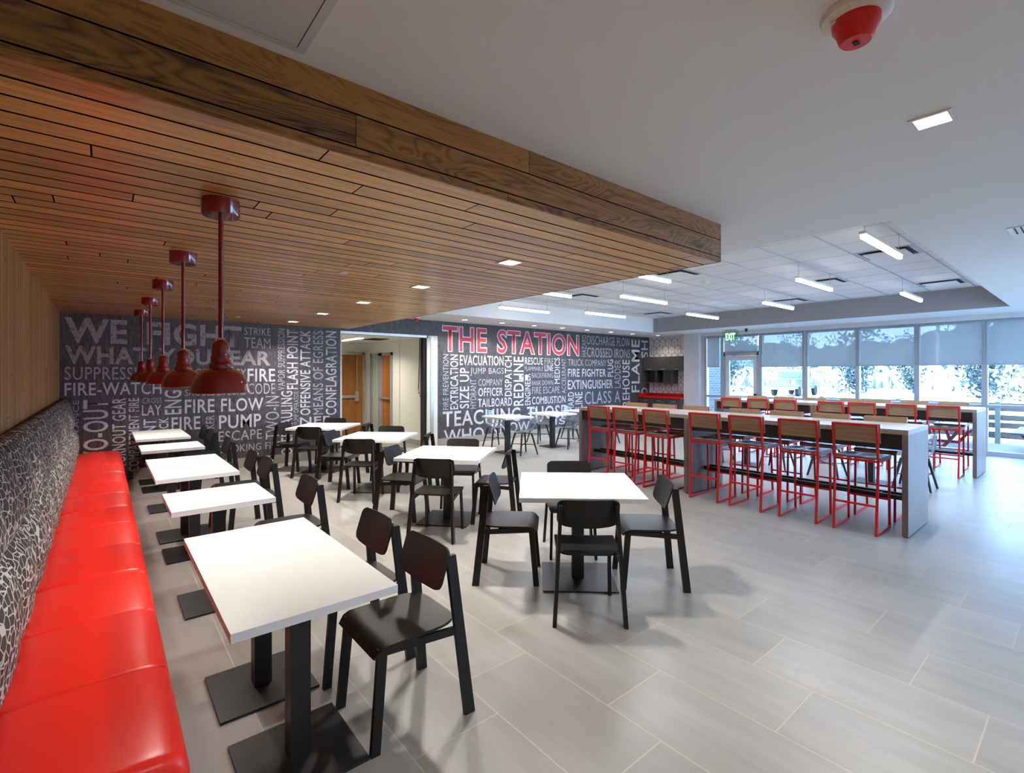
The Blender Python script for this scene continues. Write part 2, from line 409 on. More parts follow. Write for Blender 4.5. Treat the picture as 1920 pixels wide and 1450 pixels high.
# ------------------------------------------------------------------ helpers
class MB:
    """Collects simple solids; build() links them as ONE mesh object."""
    def __init__(self):
        self.bm = bmesh.new()
    def box(self, x0, x1, y0, y1, z0, z1):
        v = [self.bm.verts.new(p) for p in ((x0, y0, z0), (x1, y0, z0), (x1, y1, z0), (x0, y1, z0), (x0, y0, z1), (x1, y0, z1), (x1, y1, z1), (x0, y1, z1))]
        for f in ((3, 2, 1, 0), (4, 5, 6, 7), (0, 1, 5, 4), (1, 2, 6, 5), (2, 3, 7, 6), (3, 0, 4, 7)):
            self.bm.faces.new([v[i] for i in f])
        return self
    def bar(self, p0, p1, w, h, up=(0, 0, 1)):
        """Rectangular bar from p0 to p1; w across, h along 'up'."""
        p0, p1 = Vector(p0), Vector(p1)
        d = (p1 - p0).normalized()
        s = d.cross(Vector(up))
        if s.length < 1e-5:
            s = d.cross(Vector((1, 0, 0)))
        s.normalize()
        u = s.cross(d).normalized()
        v = []
        for p in (p0, p1):
            for a, b in ((-1, -1), (1, -1), (1, 1), (-1, 1)):
                v.append(self.bm.verts.new(p + s * (a * w / 2) + u * (b * h / 2)))
        for f in ((3, 2, 1, 0), (4, 5, 6, 7), (0, 1, 5, 4), (1, 2, 6, 5), (2, 3, 7, 6), (3, 0, 4, 7)):
            self.bm.faces.new([v[i] for i in f])
        return self
    def leg(self, p0, p1, ax, ay, bx=None, by=None):
        """Post whose two ends are level rectangles ax x ay (foot) and bx x by (head)."""
        bx = ax if bx is None else bx; by = ay if by is None else by
        v = []
        for p, a, b in ((p0, ax, ay), (p1, bx, by)):
            for s, t in ((-1, -1), (1, -1), (1, 1), (-1, 1)):
                v.append(self.bm.verts.new((p[0] + s * a / 2, p[1] + t * b / 2, p[2])))
        for f in ((3, 2, 1, 0), (4, 5, 6, 7), (0, 1, 5, 4), (1, 2, 6, 5), (2, 3, 7, 6), (3, 0, 4, 7)):
            self.bm.faces.new([v[i] for i in f])
        return self
    def tube(self, pts, r, n=10):
        pts = [Vector(p) for p in pts]
        rings = []
        for i, p in enumerate(pts):
            a = (p - pts[i - 1]).normalized() if i else None
            b = (pts[i + 1] - p).normalized() if i + 1 < len(pts) else None
            d = ((a or b) + (b or a)).normalized()
            ref = Vector((0, 0, 1)) if abs(d.z) < 0.9 else Vector((0, 1, 0))
            s = d.cross(ref).normalized(); u = s.cross(d).normalized()
            rr = r[i] if isinstance(r, (list, tuple)) else r
            k = 1.0
            if a and b:
                k = 1 / max(0.6, math.cos(a.angle(b) / 2))
            rings.append([self.bm.verts.new(p + (s * math.cos(t) + u * math.sin(t)) * rr * (k if False else 1)) for t in [2 * PI * j / n for j in range(n)]])
        for A, B in zip(rings, rings[1:]):
            for j in range(n):
                self.bm.faces.new((A[j], A[(j + 1) % n], B[(j + 1) % n], B[j]))
        self.bm.faces.new(rings[0][::-1]); self.bm.faces.new(rings[-1])
        return self
    def lathe(self, prof, n=32, c=(0, 0, 0), cap=True):
        rings = []
        for r, z in prof:
            if r < 1e-6:
                rings.append([self.bm.verts.new((c[0], c[1], c[2] + z))])
            else:
                rings.append([self.bm.verts.new((c[0] + r * math.cos(2 * PI * j / n), c[1] + r * math.sin(2 * PI * j / n), c[2] + z)) for j in range(n)])
        for A, B in zip(rings, rings[1:]):
            for j in range(n):
                q = (j + 1) % n
                if len(A) == 1 and len(B) == 1:
                    continue
                if len(A) == 1:
                    self.bm.faces.new((A[0], B[q], B[j]))
                elif len(B) == 1:
                    self.bm.faces.new((A[j], A[q], B[0]))
                else:
                    self.bm.faces.new((A[j], A[q], B[q], B[j]))
        if cap:
            if len(rings[0]) > 1:
                self.bm.faces.new(rings[0][::-1])
            if len(rings[-1]) > 1:
                self.bm.faces.new(rings[-1])
        return self
    def prism(self, poly, z0, z1, axis=2):
        def P(a, b, z):
            return {2: (a, b, z), 0: (z, a, b), 1: (a, z, b)}[axis]
        A = [self.bm.verts.new(P(a, b, z0)) for a, b in poly]
        B = [self.bm.verts.new(P(a, b, z1)) for a, b in poly]
        n = len(poly)
        for j in range(n):
            self.bm.faces.new((A[j], A[(j + 1) % n], B[(j + 1) % n], B[j]))
        self.bm.faces.new(A[::-1]); self.bm.faces.new(B)
        return self
    def sheet(self, rows, t):
        """A grid of points given a thickness t along its own normals, closed all round."""
        R, Cn = len(rows), len(rows[0])
        g = [[Vector(p) for p in r] for r in rows]
        nrm = [[None] * Cn for _ in range(R)]
        for i in range(R):
            for j in range(Cn):
                a = g[min(i + 1, R - 1)][j] - g[max(i - 1, 0)][j]
                b = g[i][min(j + 1, Cn - 1)] - g[i][max(j - 1, 0)]
                c = a.cross(b)
                nrm[i][j] = c.normalized() if c.length > 1e-9 else Vector((0, 0, 1))
        T = [[self.bm.verts.new(g[i][j]) for j in range(Cn)] for i in range(R)]
        B = [[self.bm.verts.new(g[i][j] - nrm[i][j] * t) for j in range(Cn)] for i in range(R)]
        for i in range(R - 1):
            for j in range(Cn - 1):
                self.bm.faces.new((T[i][j], T[i + 1][j], T[i + 1][j + 1], T[i][j + 1]))
                self.bm.faces.new((B[i][j], B[i][j + 1], B[i + 1][j + 1], B[i + 1][j]))
        for i in range(R - 1):
            self.bm.faces.new((T[i][0], B[i][0], B[i + 1][0], T[i + 1][0]))
            self.bm.faces.new((T[i][-1], T[i + 1][-1], B[i + 1][-1], B[i][-1]))
        for j in range(Cn - 1):
            self.bm.faces.new((T[0][j], T[0][j + 1], B[0][j + 1], B[0][j]))
            self.bm.faces.new((T[-1][j], B[-1][j], B[-1][j + 1], T[-1][j + 1]))
        return self
    def bevel(self, w, seg=2):
        es = [e for e in self.bm.edges if len(e.link_faces) == 2 and e.calc_face_angle(0) > 0.6]
        bmesh.ops.bevel(self.bm, geom=es, offset=w, segments=seg, affect='EDGES', profile=0.6)
        return self
    def build(self, name, material, parent=None, smooth=False, props=None):
        bmesh.ops.recalc_face_normals(self.bm, faces=self.bm.faces)
        me = bpy.data.meshes.new(name)
        self.bm.to_mesh(me); self.bm.free()
        me.materials.append(material)
        if smooth:
            for p in me.polygons:
                p.use_smooth = True
            me.set_sharp_from_angle(angle=math.radians(40))
        o = bpy.data.objects.new(name, me)
        COL.objects.link(o)
        if parent:
            o.parent = parent
        if props:
            for k, v in props.items():
                o[k] = v
        return o

def thing(name, label, cat, loc=(0, 0, 0), rz=0.0, group=None):
    o = bpy.data.objects.new(name, None)
    COL.objects.link(o)
    o.location = loc; o.rotation_euler = (0, 0, rz); o.empty_display_size = 0.1
    tag(o, label, cat, group)
    return o

def tag(o, label, cat, group=None, kind=None):
    o['label'] = label; o['category'] = cat
    if group: o['group'] = group
    if kind: o['kind'] = kind
    return o

def struct(name, mb, material, parent=None, smooth=False):
    o = mb.build(name, material, parent, smooth)
    if parent is None:
        o['kind'] = 'structure'
    return o

def copy_tree(root, loc, rz, label):
    def cp(o, parent):
        c = o.copy(); COL.objects.link(c)
        c.parent = parent
        for ch in o.children:
            cp(ch, c)
        return c
    r = cp(root, None)
    r.location = loc; r.rotation_euler = (0, 0, rz); r['label'] = label
    return r

class Kind:
    """First placing moves the model itself, later ones copy it."""
    def __init__(self, root):
        self.root = root; self.used = False
    def place(self, loc, rz, label, group=None):
        if not self.used:
            self.used = True
            r = self.root
            r.location = loc; r.rotation_euler = (0, 0, rz); r['label'] = label
        else:
            r = copy_tree(self.root, loc, rz, label)
        if group:
            r['group'] = group
        return r

FONT = None
def text_mesh(body, name, material, offset=0.0, parent=None):
    cu = bpy.data.curves.new('lettering', 'FONT')
    cu.body = body
    cu.offset = offset
    cu.resolution_u = 3
    cu.space_character = 1.06
    ob = bpy.data.objects.new('lettering', cu)
    COL.objects.link(ob)
    bpy.context.view_layer.update()
    dg = bpy.context.evaluated_depsgraph_get()
    me = bpy.data.meshes.new_from_object(ob.evaluated_get(dg))
    bpy.data.objects.remove(ob); bpy.data.curves.remove(cu)
    me.materials.clear(); me.materials.append(material)
    o = bpy.data.objects.new(name, me)
    COL.objects.link(o)
    if parent: o.parent = parent
    return o

def fit_text(o, x0, x1, z0, z1, y, upright, pad=0.0):
    """Stretch lettering into the rectangle x0..x1, z0..z1 on the plane y = const facing -Y."""
    vs = o.data.vertices
    a0 = min(v.co.x for v in vs); a1 = max(v.co.x for v in vs)
    b0 = min(v.co.y for v in vs); b1 = max(v.co.y for v in vs)
    for v in vs:
        s = (v.co.x - a0) / (a1 - a0); t = (v.co.y - b0) / (b1 - b0)
        if upright:      # reads from bottom to top
            v.co = (x1 + pad - (x1 - x0 + 2 * pad) * t, y, z0 - pad + (z1 - z0 + 2 * pad) * s)
        else:
            v.co = (x0 - pad + (x1 - x0 + 2 * pad) * s, y, z0 - pad + (z1 - z0 + 2 * pad) * t)
    return o

# ------------------------------------------------------------------ room shell
ZC, ZS, ZT = 2.80, 2.507, 3.20            # flat ceiling, timber soffit, raised tile ceiling
XL, YB, XW, YF = -0.48, 9.53, 13.5, -3.2
XA = 13.75                                 # alcove wall
struct('floor', MB().box(XL - 0.2, XW + 0.1, YF - 0.2, YB, -0.12, 0).box(XW + 0.1, XA + 0.1, 8.0, YB, -0.12, 0).box(3.2, 6.0, YB, 13.1, -0.12, 0), M['floor'])
# flat ceiling with the rectangular raised field left open
TX0, TX1, TY0, TY1 = 4.63, 12.15, 1.06, 8.28
b = MB()
b.box(XL - 0.2, TX0, YF, YB, ZC, ZC + 0.55).box(TX1, XA + 0.1, YF, YB, ZC, ZC + 0.55)
b.box(TX0, TX1, YF, TY0, ZC, ZC + 0.55).box(TX0, TX1, TY1, YB, ZC, ZC + 0.55)
ceiling = struct('ceiling', b, M['ceiling'])
struct('ceiling_panels', MB().box(TX0 - 0.05, TX1 + 0.05, TY0 - 0.05, TY1 + 0.05, ZT, ZT + 0.1), M['acoustic'], ceiling)
g = MB()
GX, GY, GS = 6.92, 1.49, 0.636
k = -4
while GX + GS * k < TX1:
    x = GX + GS * k
    if x > TX0:
        g.box(x - 0.004, x + 0.004, TY0, TY1, ZT - 0.002, ZT + 0.01)
    k += 1
for k in range(0, 11):
    y = GY + GS * k
    if y < TY1:
        g.box(TX0, TX1, y - 0.011, y + 0.011, ZT - 0.006, ZT + 0.01)
struct('ceiling_grid', g, M['grid'], ceiling)

struct('bulkhead_face', MB().box(TX1 - 0.008, TX1, TY0, TY1, ZC + 0.001, ZT), M['bulkhead'], ceiling)  # thin overlay whose grey carries the shade on this side
struct('wall_left', MB().box(XL - 0.15, XL, YF, YB, 0, ZC), M['wood_wall'])
struct('wall_front', MB().box(XL - 0.2, 6.95, YF - 0.15, YF, 0, ZC + 0.2).box(13.2, XA + 0.1, YF - 0.15, YF, 0, ZC + 0.2).box(6.95, 13.2, YF - 0.15, YF, 2.7, ZC + 0.2), M['wall_paint'])
for i in range(5):        # unseen glazing added behind the viewpoint to let in more daylight
    x0, x1 = 6.95 + 1.25 * i, 8.2 + 1.25 * i
    r = bpy.data.objects.new('window_%d' % (11 + i), None); COL.objects.link(r); r['kind'] = 'structure'
    struct('frame', MB().box(x0, x0 + 0.05, YF - 0.12, YF - 0.02, 0, 2.7).box(x1 - 0.05, x1, YF - 0.12, YF - 0.02, 0, 2.7).box(x0 + 0.05, x1 - 0.05, YF - 0.12, YF - 0.02, 0, 0.09).box(x0 + 0.05, x1 - 0.05, YF - 0.12, YF - 0.02, 2.64, 2.7), M['aluminium'], r)
    struct('pane', MB().box(x0 + 0.05, x1 - 0.05, YF - 0.07, YF - 0.064, 0.09, 2.64), M['glass'], r)
OX0, OX1, OZ = 3.556, 5.74, 2.462
wall_back = struct('wall_back', MB().box(XL - 0.1, OX0, YB, YB + 0.15, 0, ZC).box(OX1, XA + 0.1, YB, YB + 0.15, 0, ZC).box(OX0, OX1, YB, YB + 0.15, OZ, ZC), M['mural'])
struct('baseboard_back', MB().box(0.35, OX0, YB - 0.014, YB, 0, 0.165).box(OX1 + 0.01, 13.2, YB - 0.014, YB, 0, 0.165), M['base_tile'])
# timber soffit and its board-faced edge
soffit = struct('ceiling_soffit', MB().box(XL, 3.725, 1.945, YB, ZS, ZC - 0.001), M['soffit'])
struct('soffit_fascia', MB().box(XL, 3.732, 1.93, 1.945, ZS - 0.002, ZC - 0.001), M['fascia'], soffit)
struct('soffit_end', MB().box(3.725, 3.735, 1.93, YB, ZS - 0.002, ZC - 0.001), M['fascia_side'], soffit)

# lettering printed on the back wall
inks = [(M['ink_thin'], 0.0), (M['ink'], 0.012), (M['ink_big'], 0.03), (M['ink_red'], 0.012)]
WORDS = [('WE', -0.428, 0.284, 2.073, 2.44, 0, 2), ('FIGHT', 0.52, 1.839, 2.076, 2.439, 0, 2), ('WHAT', -0.422, 0.54, 1.767, 2.032, 0, 2), ('YOU', 0.668, 1.378, 1.764, 2.033, 0, 2), ('FEAR', 1.486, 2.301, 1.77, 2.025, 0, 2), ('SUPPRESSION', -0.428, 0.689, 1.537, 1.725, 0, 0), ('OCCUPANCY', 1.042, 1.905, 1.56, 1.708, 0, 0), ('FIRE', 1.93, 2.376, 1.485, 1.712, 0, 1), ('CODE', 1.935, 2.376, 1.266, 1.455, 0, 0), ('FIRE-WATCH', -0.428, 0.709, 1.304, 1.495, 0, 1), ('SHOULDER LOAD', 1.02, 1.921, 1.262, 1.369, 0, 0), ('VAPOR SUPPRESSION', 2.421, 2.54, 1.325, 2.441, 1, 0), ('FLASH POINT', 2.576, 2.769, 1.34, 2.433, 1, 1), ('OVERHAULING', 2.476, 2.674, 0.146, 1.308, 1, 1), ('PUMP OPERATOR', 2.693, 2.781, 0.69, 1.3, 1, 0), ('OFFENSIVE ATTACK', 2.807, 2.991, 0.851, 2.43, 1, 1), ('MEANS OF EGRESS', 3.04, 3.228, 0.852, 2.438, 1, 0), ('CONFLAGRATION', 3.274, 3.483, 0.832, 2.442, 1, 1), ('NEF', 2.8, 3.35, 0.676, 0.814, 0, 1), ('STRIKE', 1.879, 2.301, 2.299, 2.431, 0, 0), ('TEAM', 1.879, 2.298, 2.075, 2.256, 0, 0), ('FIRE FLOW', 1.017, 2.182, 0.978, 1.205, 0, 1), ('TWO-IN', 2.218, 2.445, 0.455, 1.224, 1, 0), ('FIRE', 0.84, 1.231, 0.713, 0.926, 0, 1), ('PUMP', 1.498, 2.147, 0.691, 0.921, 0, 1), ('ESCAPE', 1.494, 2.159, 0.478, 0.65, 0, 0), ('COOKING FIRE', 1.471, 2.467, 0.281, 0.406, 0, 0), ('BREAKER', 1.308, 1.431, 0.407, 0.927, 1, 0), ('ATTACK', 0.675, 0.8, 0.433, 0.923, 1, 1), ('NT', 0.48, 0.638, 0.701, 0.917, 1, 1), ('CROSS', 0.465, 0.714, 1.162, 1.247, 0, 0), ('LAY', 0.46, 0.707, 0.973, 1.138, 0, 1), ('ENG', 0.747, 0.974, 0.974, 1.36, 1, 1), ('COMPARTMENT FIRE', 0.297, 0.427, 0.126, 1.251, 1, 1), ('TURNOUT GEAR', 0.101, 0.265, 0.197, 1.256, 1, 1), ('TWO-OUT', -0.229, 0.06, 0.112, 1.239, 1, 1), ('RESISTANCE', -0.339, -0.272, 0.396, 1.239, 1, 0), ('FIRE PREVENTION', 5.886, 6.035, 0.805, 2.063, 1, 0), ('EXTRICATION', 6.078, 6.295, 0.804, 2.063, 1, 1), ('EVACUATION', 6.339, 7.634, 1.82, 2.059, 0, 1), ('SIZE UP', 6.339, 6.601, 0.811, 1.763, 1, 1), ('JUMP BAGS', 6.632, 7.639, 1.572, 1.764, 0, 0), ('HYDRANT', 6.632, 6.8, 0.799, 1.497, 1, 0), ('COMPANY', 6.87, 7.605, 1.33, 1.495, 0, 0), ('OFFICER', 6.865, 7.614, 1.079, 1.28, 0, 1), ('TAILBOARD', 6.854, 7.909, 0.818, 1.026, 0, 1), ('DISPATCH', 7.675, 7.9, 1.062, 2.062, 1, 1), ('REDLINE', 7.961, 8.291, 0.808, 2.056, 1, 1), ('RESCUE', 8.336, 8.975, 1.855, 2.047, 0, 1), ('FIRE', 9.034, 9.365, 1.877, 2.033, 0, 0), ('FLAMMABLE', 8.336, 8.975, 1.699, 1.808, 0, 0), ('LINE', 9.034, 9.351, 1.692, 1.856, 0, 1), ('BACKFIRING', 8.576, 9.351, 1.511, 1.644, 0, 0), ('BANK DOWN', 8.576, 9.351, 1.316, 1.444, 0, 0), ('ENGINEER', 8.336, 8.533, 0.809, 1.627, 1, 1), ('FIRE ESCAPE', 8.585, 9.595, 1.094, 1.275, 0, 0), ('COMBUSTION', 8.585, 9.824, 0.817, 1.018, 0, 1), ('MEDICS', 9.401, 9.609, 1.348, 2.057, 1, 1), ('ACCELERANT', 9.678, 9.845, 1.08, 2.04, 1, 0), ('TRUCK COMPANY', 9.93, 11.568, 1.843, 2.031, 0, 0), ('FIRE FIGHTER', 9.923, 11.553, 1.532, 1.76, 0, 1), ('EXTINGUISHER', 9.917, 11.877, 1.183, 1.444, 0, 1), ('CLASS A', 10.618, 12.237, 0.739, 1.104, 0, 0), ('HARD', 9.923, 10.166, 0.579, 1.109, 1, 1), ('LINE', 10.21, 10.519, 0.639, 1.101, 1, 1), ('HAZARD', 10.497, 10.677, 2.109, 2.724, 1, 0), ('DISCHARGE FLOW', 10.723, 12.715, 2.465, 2.722, 0, 0), ('CROSSED IRONS', 10.714, 12.715, 2.104, 2.381, 0, 0), ('PLUG', 11.627, 11.895, 1.53, 2.05, 1, 1), ('LADDER', 11.953, 12.25, 1.186, 2.046, 1, 0), ('FIREHOUSE', 12.339, 12.704, 0.342, 2.053, 1, 1), ('FLAME', 12.797, 13.214, 1.027, 2.704, 1, 1), ('SH', 13.31, 13.675, 2.121, 2.691, 1, 1), ('O', 13.31, 13.645, 0.912, 1.171, 1, 1), ('TEACHING', 5.88, 8.185, 0.416, 0.77, 0, 1), ('THOSE', 8.41, 9.845, 0.411, 0.769, 0, 1), ('WHO', 5.908, 7.037, 0.035, 0.348, 0, 1), ('KNOW', 7.269, 8.502, 0.144, 0.403, 0, 1), ('IS', 9.411, 9.845, 0.234, 0.407, 0, 1), ('THE', 5.88, 7.107, 2.137, 2.701, 0, 3), ('STATION', 7.443, 10.363, 2.127, 2.701, 0, 3)]
for body, x0, x1, z0, z1, up, k in WORDS:
    m, off = inks[k]
    if k == 3:
        w = fit_text(text_mesh(body, 'lettering_outline', M['ink_white'], 0.045, wall_back), x0, x1, z0, z1, YB - 0.002, up, 0.018)
        w['label'] = 'white outline of the red lettering'
    w = fit_text(text_mesh(body, 'lettering', m, off, wall_back), x0, x1, z0, z1, YB - (0.003 if k < 3 else 0.005), up)
    if k == 3:
        w['label'] = 'red lettering'

# corridor behind the opening
struct('wall_corridor', MB().box(5.5, 5.65, YB + 0.15, 13.0, 0, 2.9).box(3.1, 5.6, 12.9, 13.05, 0, 2.9).box(3.1, 3.25, YB + 0.15, 13.0, 0, 2.9), M['cream'])
struct('ceiling_corridor', MB().box(3.1, 5.6, YB + 0.15, 13.0, 2.44, 2.6), M['ceiling'])
struct('baseboard_corridor', MB().box(5.486, 5.5, YB + 0.16, 11.1, 0, 0.12).box(5.486, 5.5, 12.58, 12.9, 0, 0.12), M['base_tile'])
struct('trim_1', MB().box(5.491, 5.5, 10.86, 10.9, 0.12, 2.44), M['wall_paint'])
# jamb of the rolling closure: cream post, steel guide, dark slot, head
jamb = struct('trim_2', MB().box(5.47, 5.74, YB - 0.012, YB + 0.16, 0, OZ), M['cream'])
struct('guide', MB().box(5.56, 5.64, YB - 0.02, YB - 0.012, 0.16, OZ - 0.03), M['steel'], jamb)
struct('slot', MB().box(5.40, 5.47, YB + 0.02, YB + 0.15, 0, OZ), M['dark_slot'], jamb)
struct('head', MB().box(OX0, 5.5, YB - 0.012, YB + 0.16, OZ - 0.05, OZ), M['steel'], jamb)
struct('jamb_left', MB().box(OX0, OX0 + 0.03, YB - 0.005, YB + 0.16, 0, OZ - 0.05), M['cream'], jamb)

def corridor_door(name, side):
    r = bpy.data.objects.new(name, None); COL.objects.link(r); r['kind'] = 'structure'
    if side == 'back':
        struct('door_leaf', MB().box(4.42, 5.40, 12.855, 12.885, 0.01, 2.13), M['door_wood'], r)
        struct('door_frame', MB().box(4.36, 4.42, 12.84, 12.9, 0, 2.19).box(5.40, 5.45, 12.84, 12.9, 0, 2.19).box(4.36, 5.45, 12.84, 12.9, 2.13, 2.19), M['steel'], r)
        struct('push_bar', MB().box(4.5, 5.2, 12.79, 12.83, 0.98, 1.05).box(5.17, 5.27, 12.78, 12.855, 0.88, 1.15).box(4.5, 4.54, 12.82, 12.855, 0.99, 1.04), M['steel'], r)
        struct('latch_rod', MB().box(5.225, 5.25, 12.82, 12.855, 1.15, 2.1), M['steel'], r)
        struct('door_closer', MB().box(4.5, 4.82, 12.78, 12.855, 2.0, 2.07).bar((4.55, 12.8, 2.09), (4.75, 12.8, 2.17), 0.02, 0.02), M['steel'], r)
    else:
        struct('door_leaf', MB().box(5.475, 5.49, 11.3, 11.78, 0.01, 2.08), M['door_wood_side'], r)
        struct('door_frame', MB().box(5.46, 5.5, 11.24, 11.3, 0, 2.15).box(5.46, 5.5, 11.78, 12.0, 0, 2.15).box(5.46, 5.5, 12.42, 12.5, 0, 2.15).box(5.46, 5.5, 11.24, 12.5, 2.08, 2.15), M['aluminium'], r)
        struct('side_light', MB().box(5.48, 5.487, 12.0, 12.42, 0.05, 2.08), M['glass'], r)
        struct('push_bar', MB().box(5.41, 5.44, 11.32, 11.84, 0.99, 1.03).box(5.43, 5.476, 11.36, 11.4, 0.99, 1.03), M['steel'], r)
    return r
corridor_door('door_1', 'back')
corridor_door('door_2', 'side')

def can_light_source(x, y, z, energy, size, col, spread=150):
    l = bpy.data.lights.new('lamp_glow', 'AREA')
    l.shape = 'SQUARE'; l.size = size; l.energy = energy; l.color = col; l.spread = math.radians(spread)
    o = bpy.data.objects.new('lamp_glow', l); COL.objects.link(o)
    o.location = (x, y, z)
    return o

t = thing('corridor_light', 'white linear lamp on the corridor ceiling beyond the opening', 'ceiling light', (4.35, 11.0, 2.44))
MB().box(-0.07, 0.07, -0.62, 0.62, -0.03, 0).build('housing', M['white_enamel'], t)
MB().box(-0.05, 0.05, -0.6, 0.6, -0.045, -0.03).build('diffuser', M['corridor_lamp'], t)
can_light_source(4.35, 11.0, 2.37, 40, 0.5, (1.0, 0.96, 0.86))
t = thing('corridor_vent', 'dark square air grille in the corridor ceiling', 'vent', (4.95, 11.0, 2.44))
MB().box(-0.2, 0.2, -0.3, 0.3, -0.012, 0).build('grille', M['dark_slot'], t)
t = thing('hanging_cable', 'black cord hanging down the corridor wall beside the opening', 'cord', (5.48, 9.86, 0))
MB().tube([(0, 0, 2.42), (0.0, 0.01, 2.0), (-0.004, 0.03, 1.5), (-0.006, 0.04, 1.28), (-0.012, 0.02, 1.2), (-0.012, -0.01, 1.17)], 0.009, 8).build('cord', M['rubber'], t, True)
MB().box(-0.035, 0.0, -0.05, 0.02, 1.1, 1.17).build('plug', M['white_enamel'], t)

# ------------------------------------------------------------------ window wall
mull = [7.57, 7.39, 6.97, 6.88, 5.92, 5.83, 4.85, 4.73, 3.72, 3.64, 2.64, 2.55, 1.58, 1.49]
bays = [(6.97, 7.39), None, (4.85, 5.83), (3.72, 4.73), (2.64, 3.64), (1.58, 2.55), (0.52, 1.49), (-0.56, 0.43), (-1.63, -0.65), (-2.7, -1.72)]
struct('wall_right', MB().box(XW - 0.06, XW + 0.15, YF, 8.1, 2.70, ZC).box(XW - 0.02, XW + 0.15, YF, -2.7, 0, 2.70)
       .box(XW, XW + 0.15, 7.43, 8.1, 0, 2.70), M['wall_paint'])
struct('trim_3', MB().box(XW - 0.13, XW + 0.12, 7.57, 8.06, 0, ZC).box(XW + 0.12, XA + 0.1, 8.0, 8.06, 0, ZC), M['wall_paint'])   # the painted pier
struct('wall_alcove', MB().box(XA, XA + 0.12, 8.0, YB + 0.1, 0, ZC), M['hex_tile'])
edges = [(7.39, 7.47), (6.88, 6.97), (5.83, 5.92), (4.73, 4.85), (3.64, 3.72), (2.55, 2.64), (1.49, 1.58), (0.43, 0.52), (-0.65, -0.56), (-1.72, -1.63), (-2.78, -2.7)]
b = MB()
for y0, y1 in edges:
    b.box(XW - 0.03, XW + 0.1, y0, y1, 0, 2.70)
struct('trim_4', b, M['aluminium'])
wn = 0
for i, bay in enumerate(bays):
    if bay is None:
        continue
    y0, y1 = bay
    wn += 1
    r = bpy.data.objects.new('window_%d' % wn, None); COL.objects.link(r); r['kind'] = 'structure'
    struct('frame', MB().box(XW - 0.01, XW + 0.09, y0, y1, 0, 0.09).box(XW - 0.01, XW + 0.09, y0, y1, 0.95, 1.01).box(XW - 0.01, XW + 0.09, y0, y1, 2.64, 2.70), M['aluminium'], r)
    struct('upper_pane', MB().box(XW + 0.035, XW + 0.041, y0, y1, 1.01, 2.64), M['glass'], r)
    struct('lower_pane', MB().box(XW + 0.035, XW + 0.041, y0, y1, 0.09, 0.95), M['glass'], r)
# glazed exit door
d3 = bpy.data.objects.new('door_3', None); COL.objects.link(d3); d3['kind'] = 'structure'
struct('door_frame', MB().box(XW - 0.02, XW + 0.09, 5.92, 5.96, 0, 2.2).box(XW - 0.02, XW + 0.09, 6.84, 6.88, 0, 2.2).box(XW - 0.02, XW + 0.09, 5.92, 6.88, 2.12, 2.24).box(XW - 0.02, XW + 0.09, 5.92, 6.88, 2.64, 2.70), M['aluminium'], d3)
struct('door_leaf', MB().box(XW, XW + 0.05, 5.965, 6.07, 0.01, 2.115).box(XW, XW + 0.05, 6.73, 6.835, 0.01, 2.115).box(XW, XW + 0.05, 6.07, 6.73, 1.99, 2.115).box(XW, XW + 0.05, 6.07, 6.73, 0.01, 0.2).box(XW, XW + 0.05, 6.07, 6.73, 0.93, 1.02), M['wall_paint'], d3)
struct('door_pane', MB().box(XW + 0.02, XW + 0.028, 6.07, 6.73, 0.2, 1.99), M['glass'], d3)
struct('transom_pane', MB().box(XW + 0.035, XW + 0.041, 5.96, 6.84, 2.24, 2.64), M['glass'], d3)
struct('door_closer', MB().box(XW - 0.07, XW, 5.97, 6.45, 2.13, 2.19).bar((XW - 0.05, 6.44, 2.17), (XW - 0.05, 6.55, 2.10), 0.02, 0.02).bar((XW - 0.05, 6.55, 2.10), (XW - 0.05, 6.8, 2.17), 0.02, 0.02), M['steel'], d3)
struct('door_handle', MB().box(XW - 0.05, XW, 5.98, 6.05, 0.93, 1.08), M['black_metal'], d3)

# roller shades
def shade(y0, y1, z0, label):
    t = thing('roller_shade', label, 'roller shade', (XW - 0.035, (y0 + y1) / 2, 2.69), 0, 'roller shades on the window wall')
    w = (y1 - y0) / 2
    m = MB()
    m.bm.faces.new([m.bm.verts.new(p) for p in ((-0.003, -w, z0 - 2.69), (-0.003, w, z0 - 2.69), (-0.003, w, 0), (-0.003, -w, 0))])
    m.build('cloth', M['shade'], t)
    MB().box(-0.012, 0.004, -w, w, z0 - 2.69 - 0.022, z0 - 2.69).build('hem_bar', M['shade_bar'], t)
shade(7.0, 7.37, 1.83, 'narrow roller shade in the sidelight between the pier and the exit door')
shade(5.94, 6.86, 2.24, 'short roller shade over the transom above the exit door')
for (y0, y1), lab in zip([(4.85, 5.83), (3.72, 4.73), (2.64, 3.64), (1.58, 2.55), (0.52, 1.49), (-0.56, 0.43), (-1.63, -0.65), (-2.7, -1.72)],
        ['grey roller shade in the bay just beside the glazed exit door', 'grey roller shade in the second bay from the exit door', 'grey roller shade in the third bay from the exit door',
         'grey roller shade in the fourth bay from the exit door', 'grey roller shade in the fifth bay from the exit door', 'grey roller shade in the sixth bay from the exit door',
         'grey roller shade in the seventh bay from the exit door', 'grey roller shade in the eighth bay from the exit door']):
    shade(y0 - 0.03, y1 + 0.03, 1.82, lab)

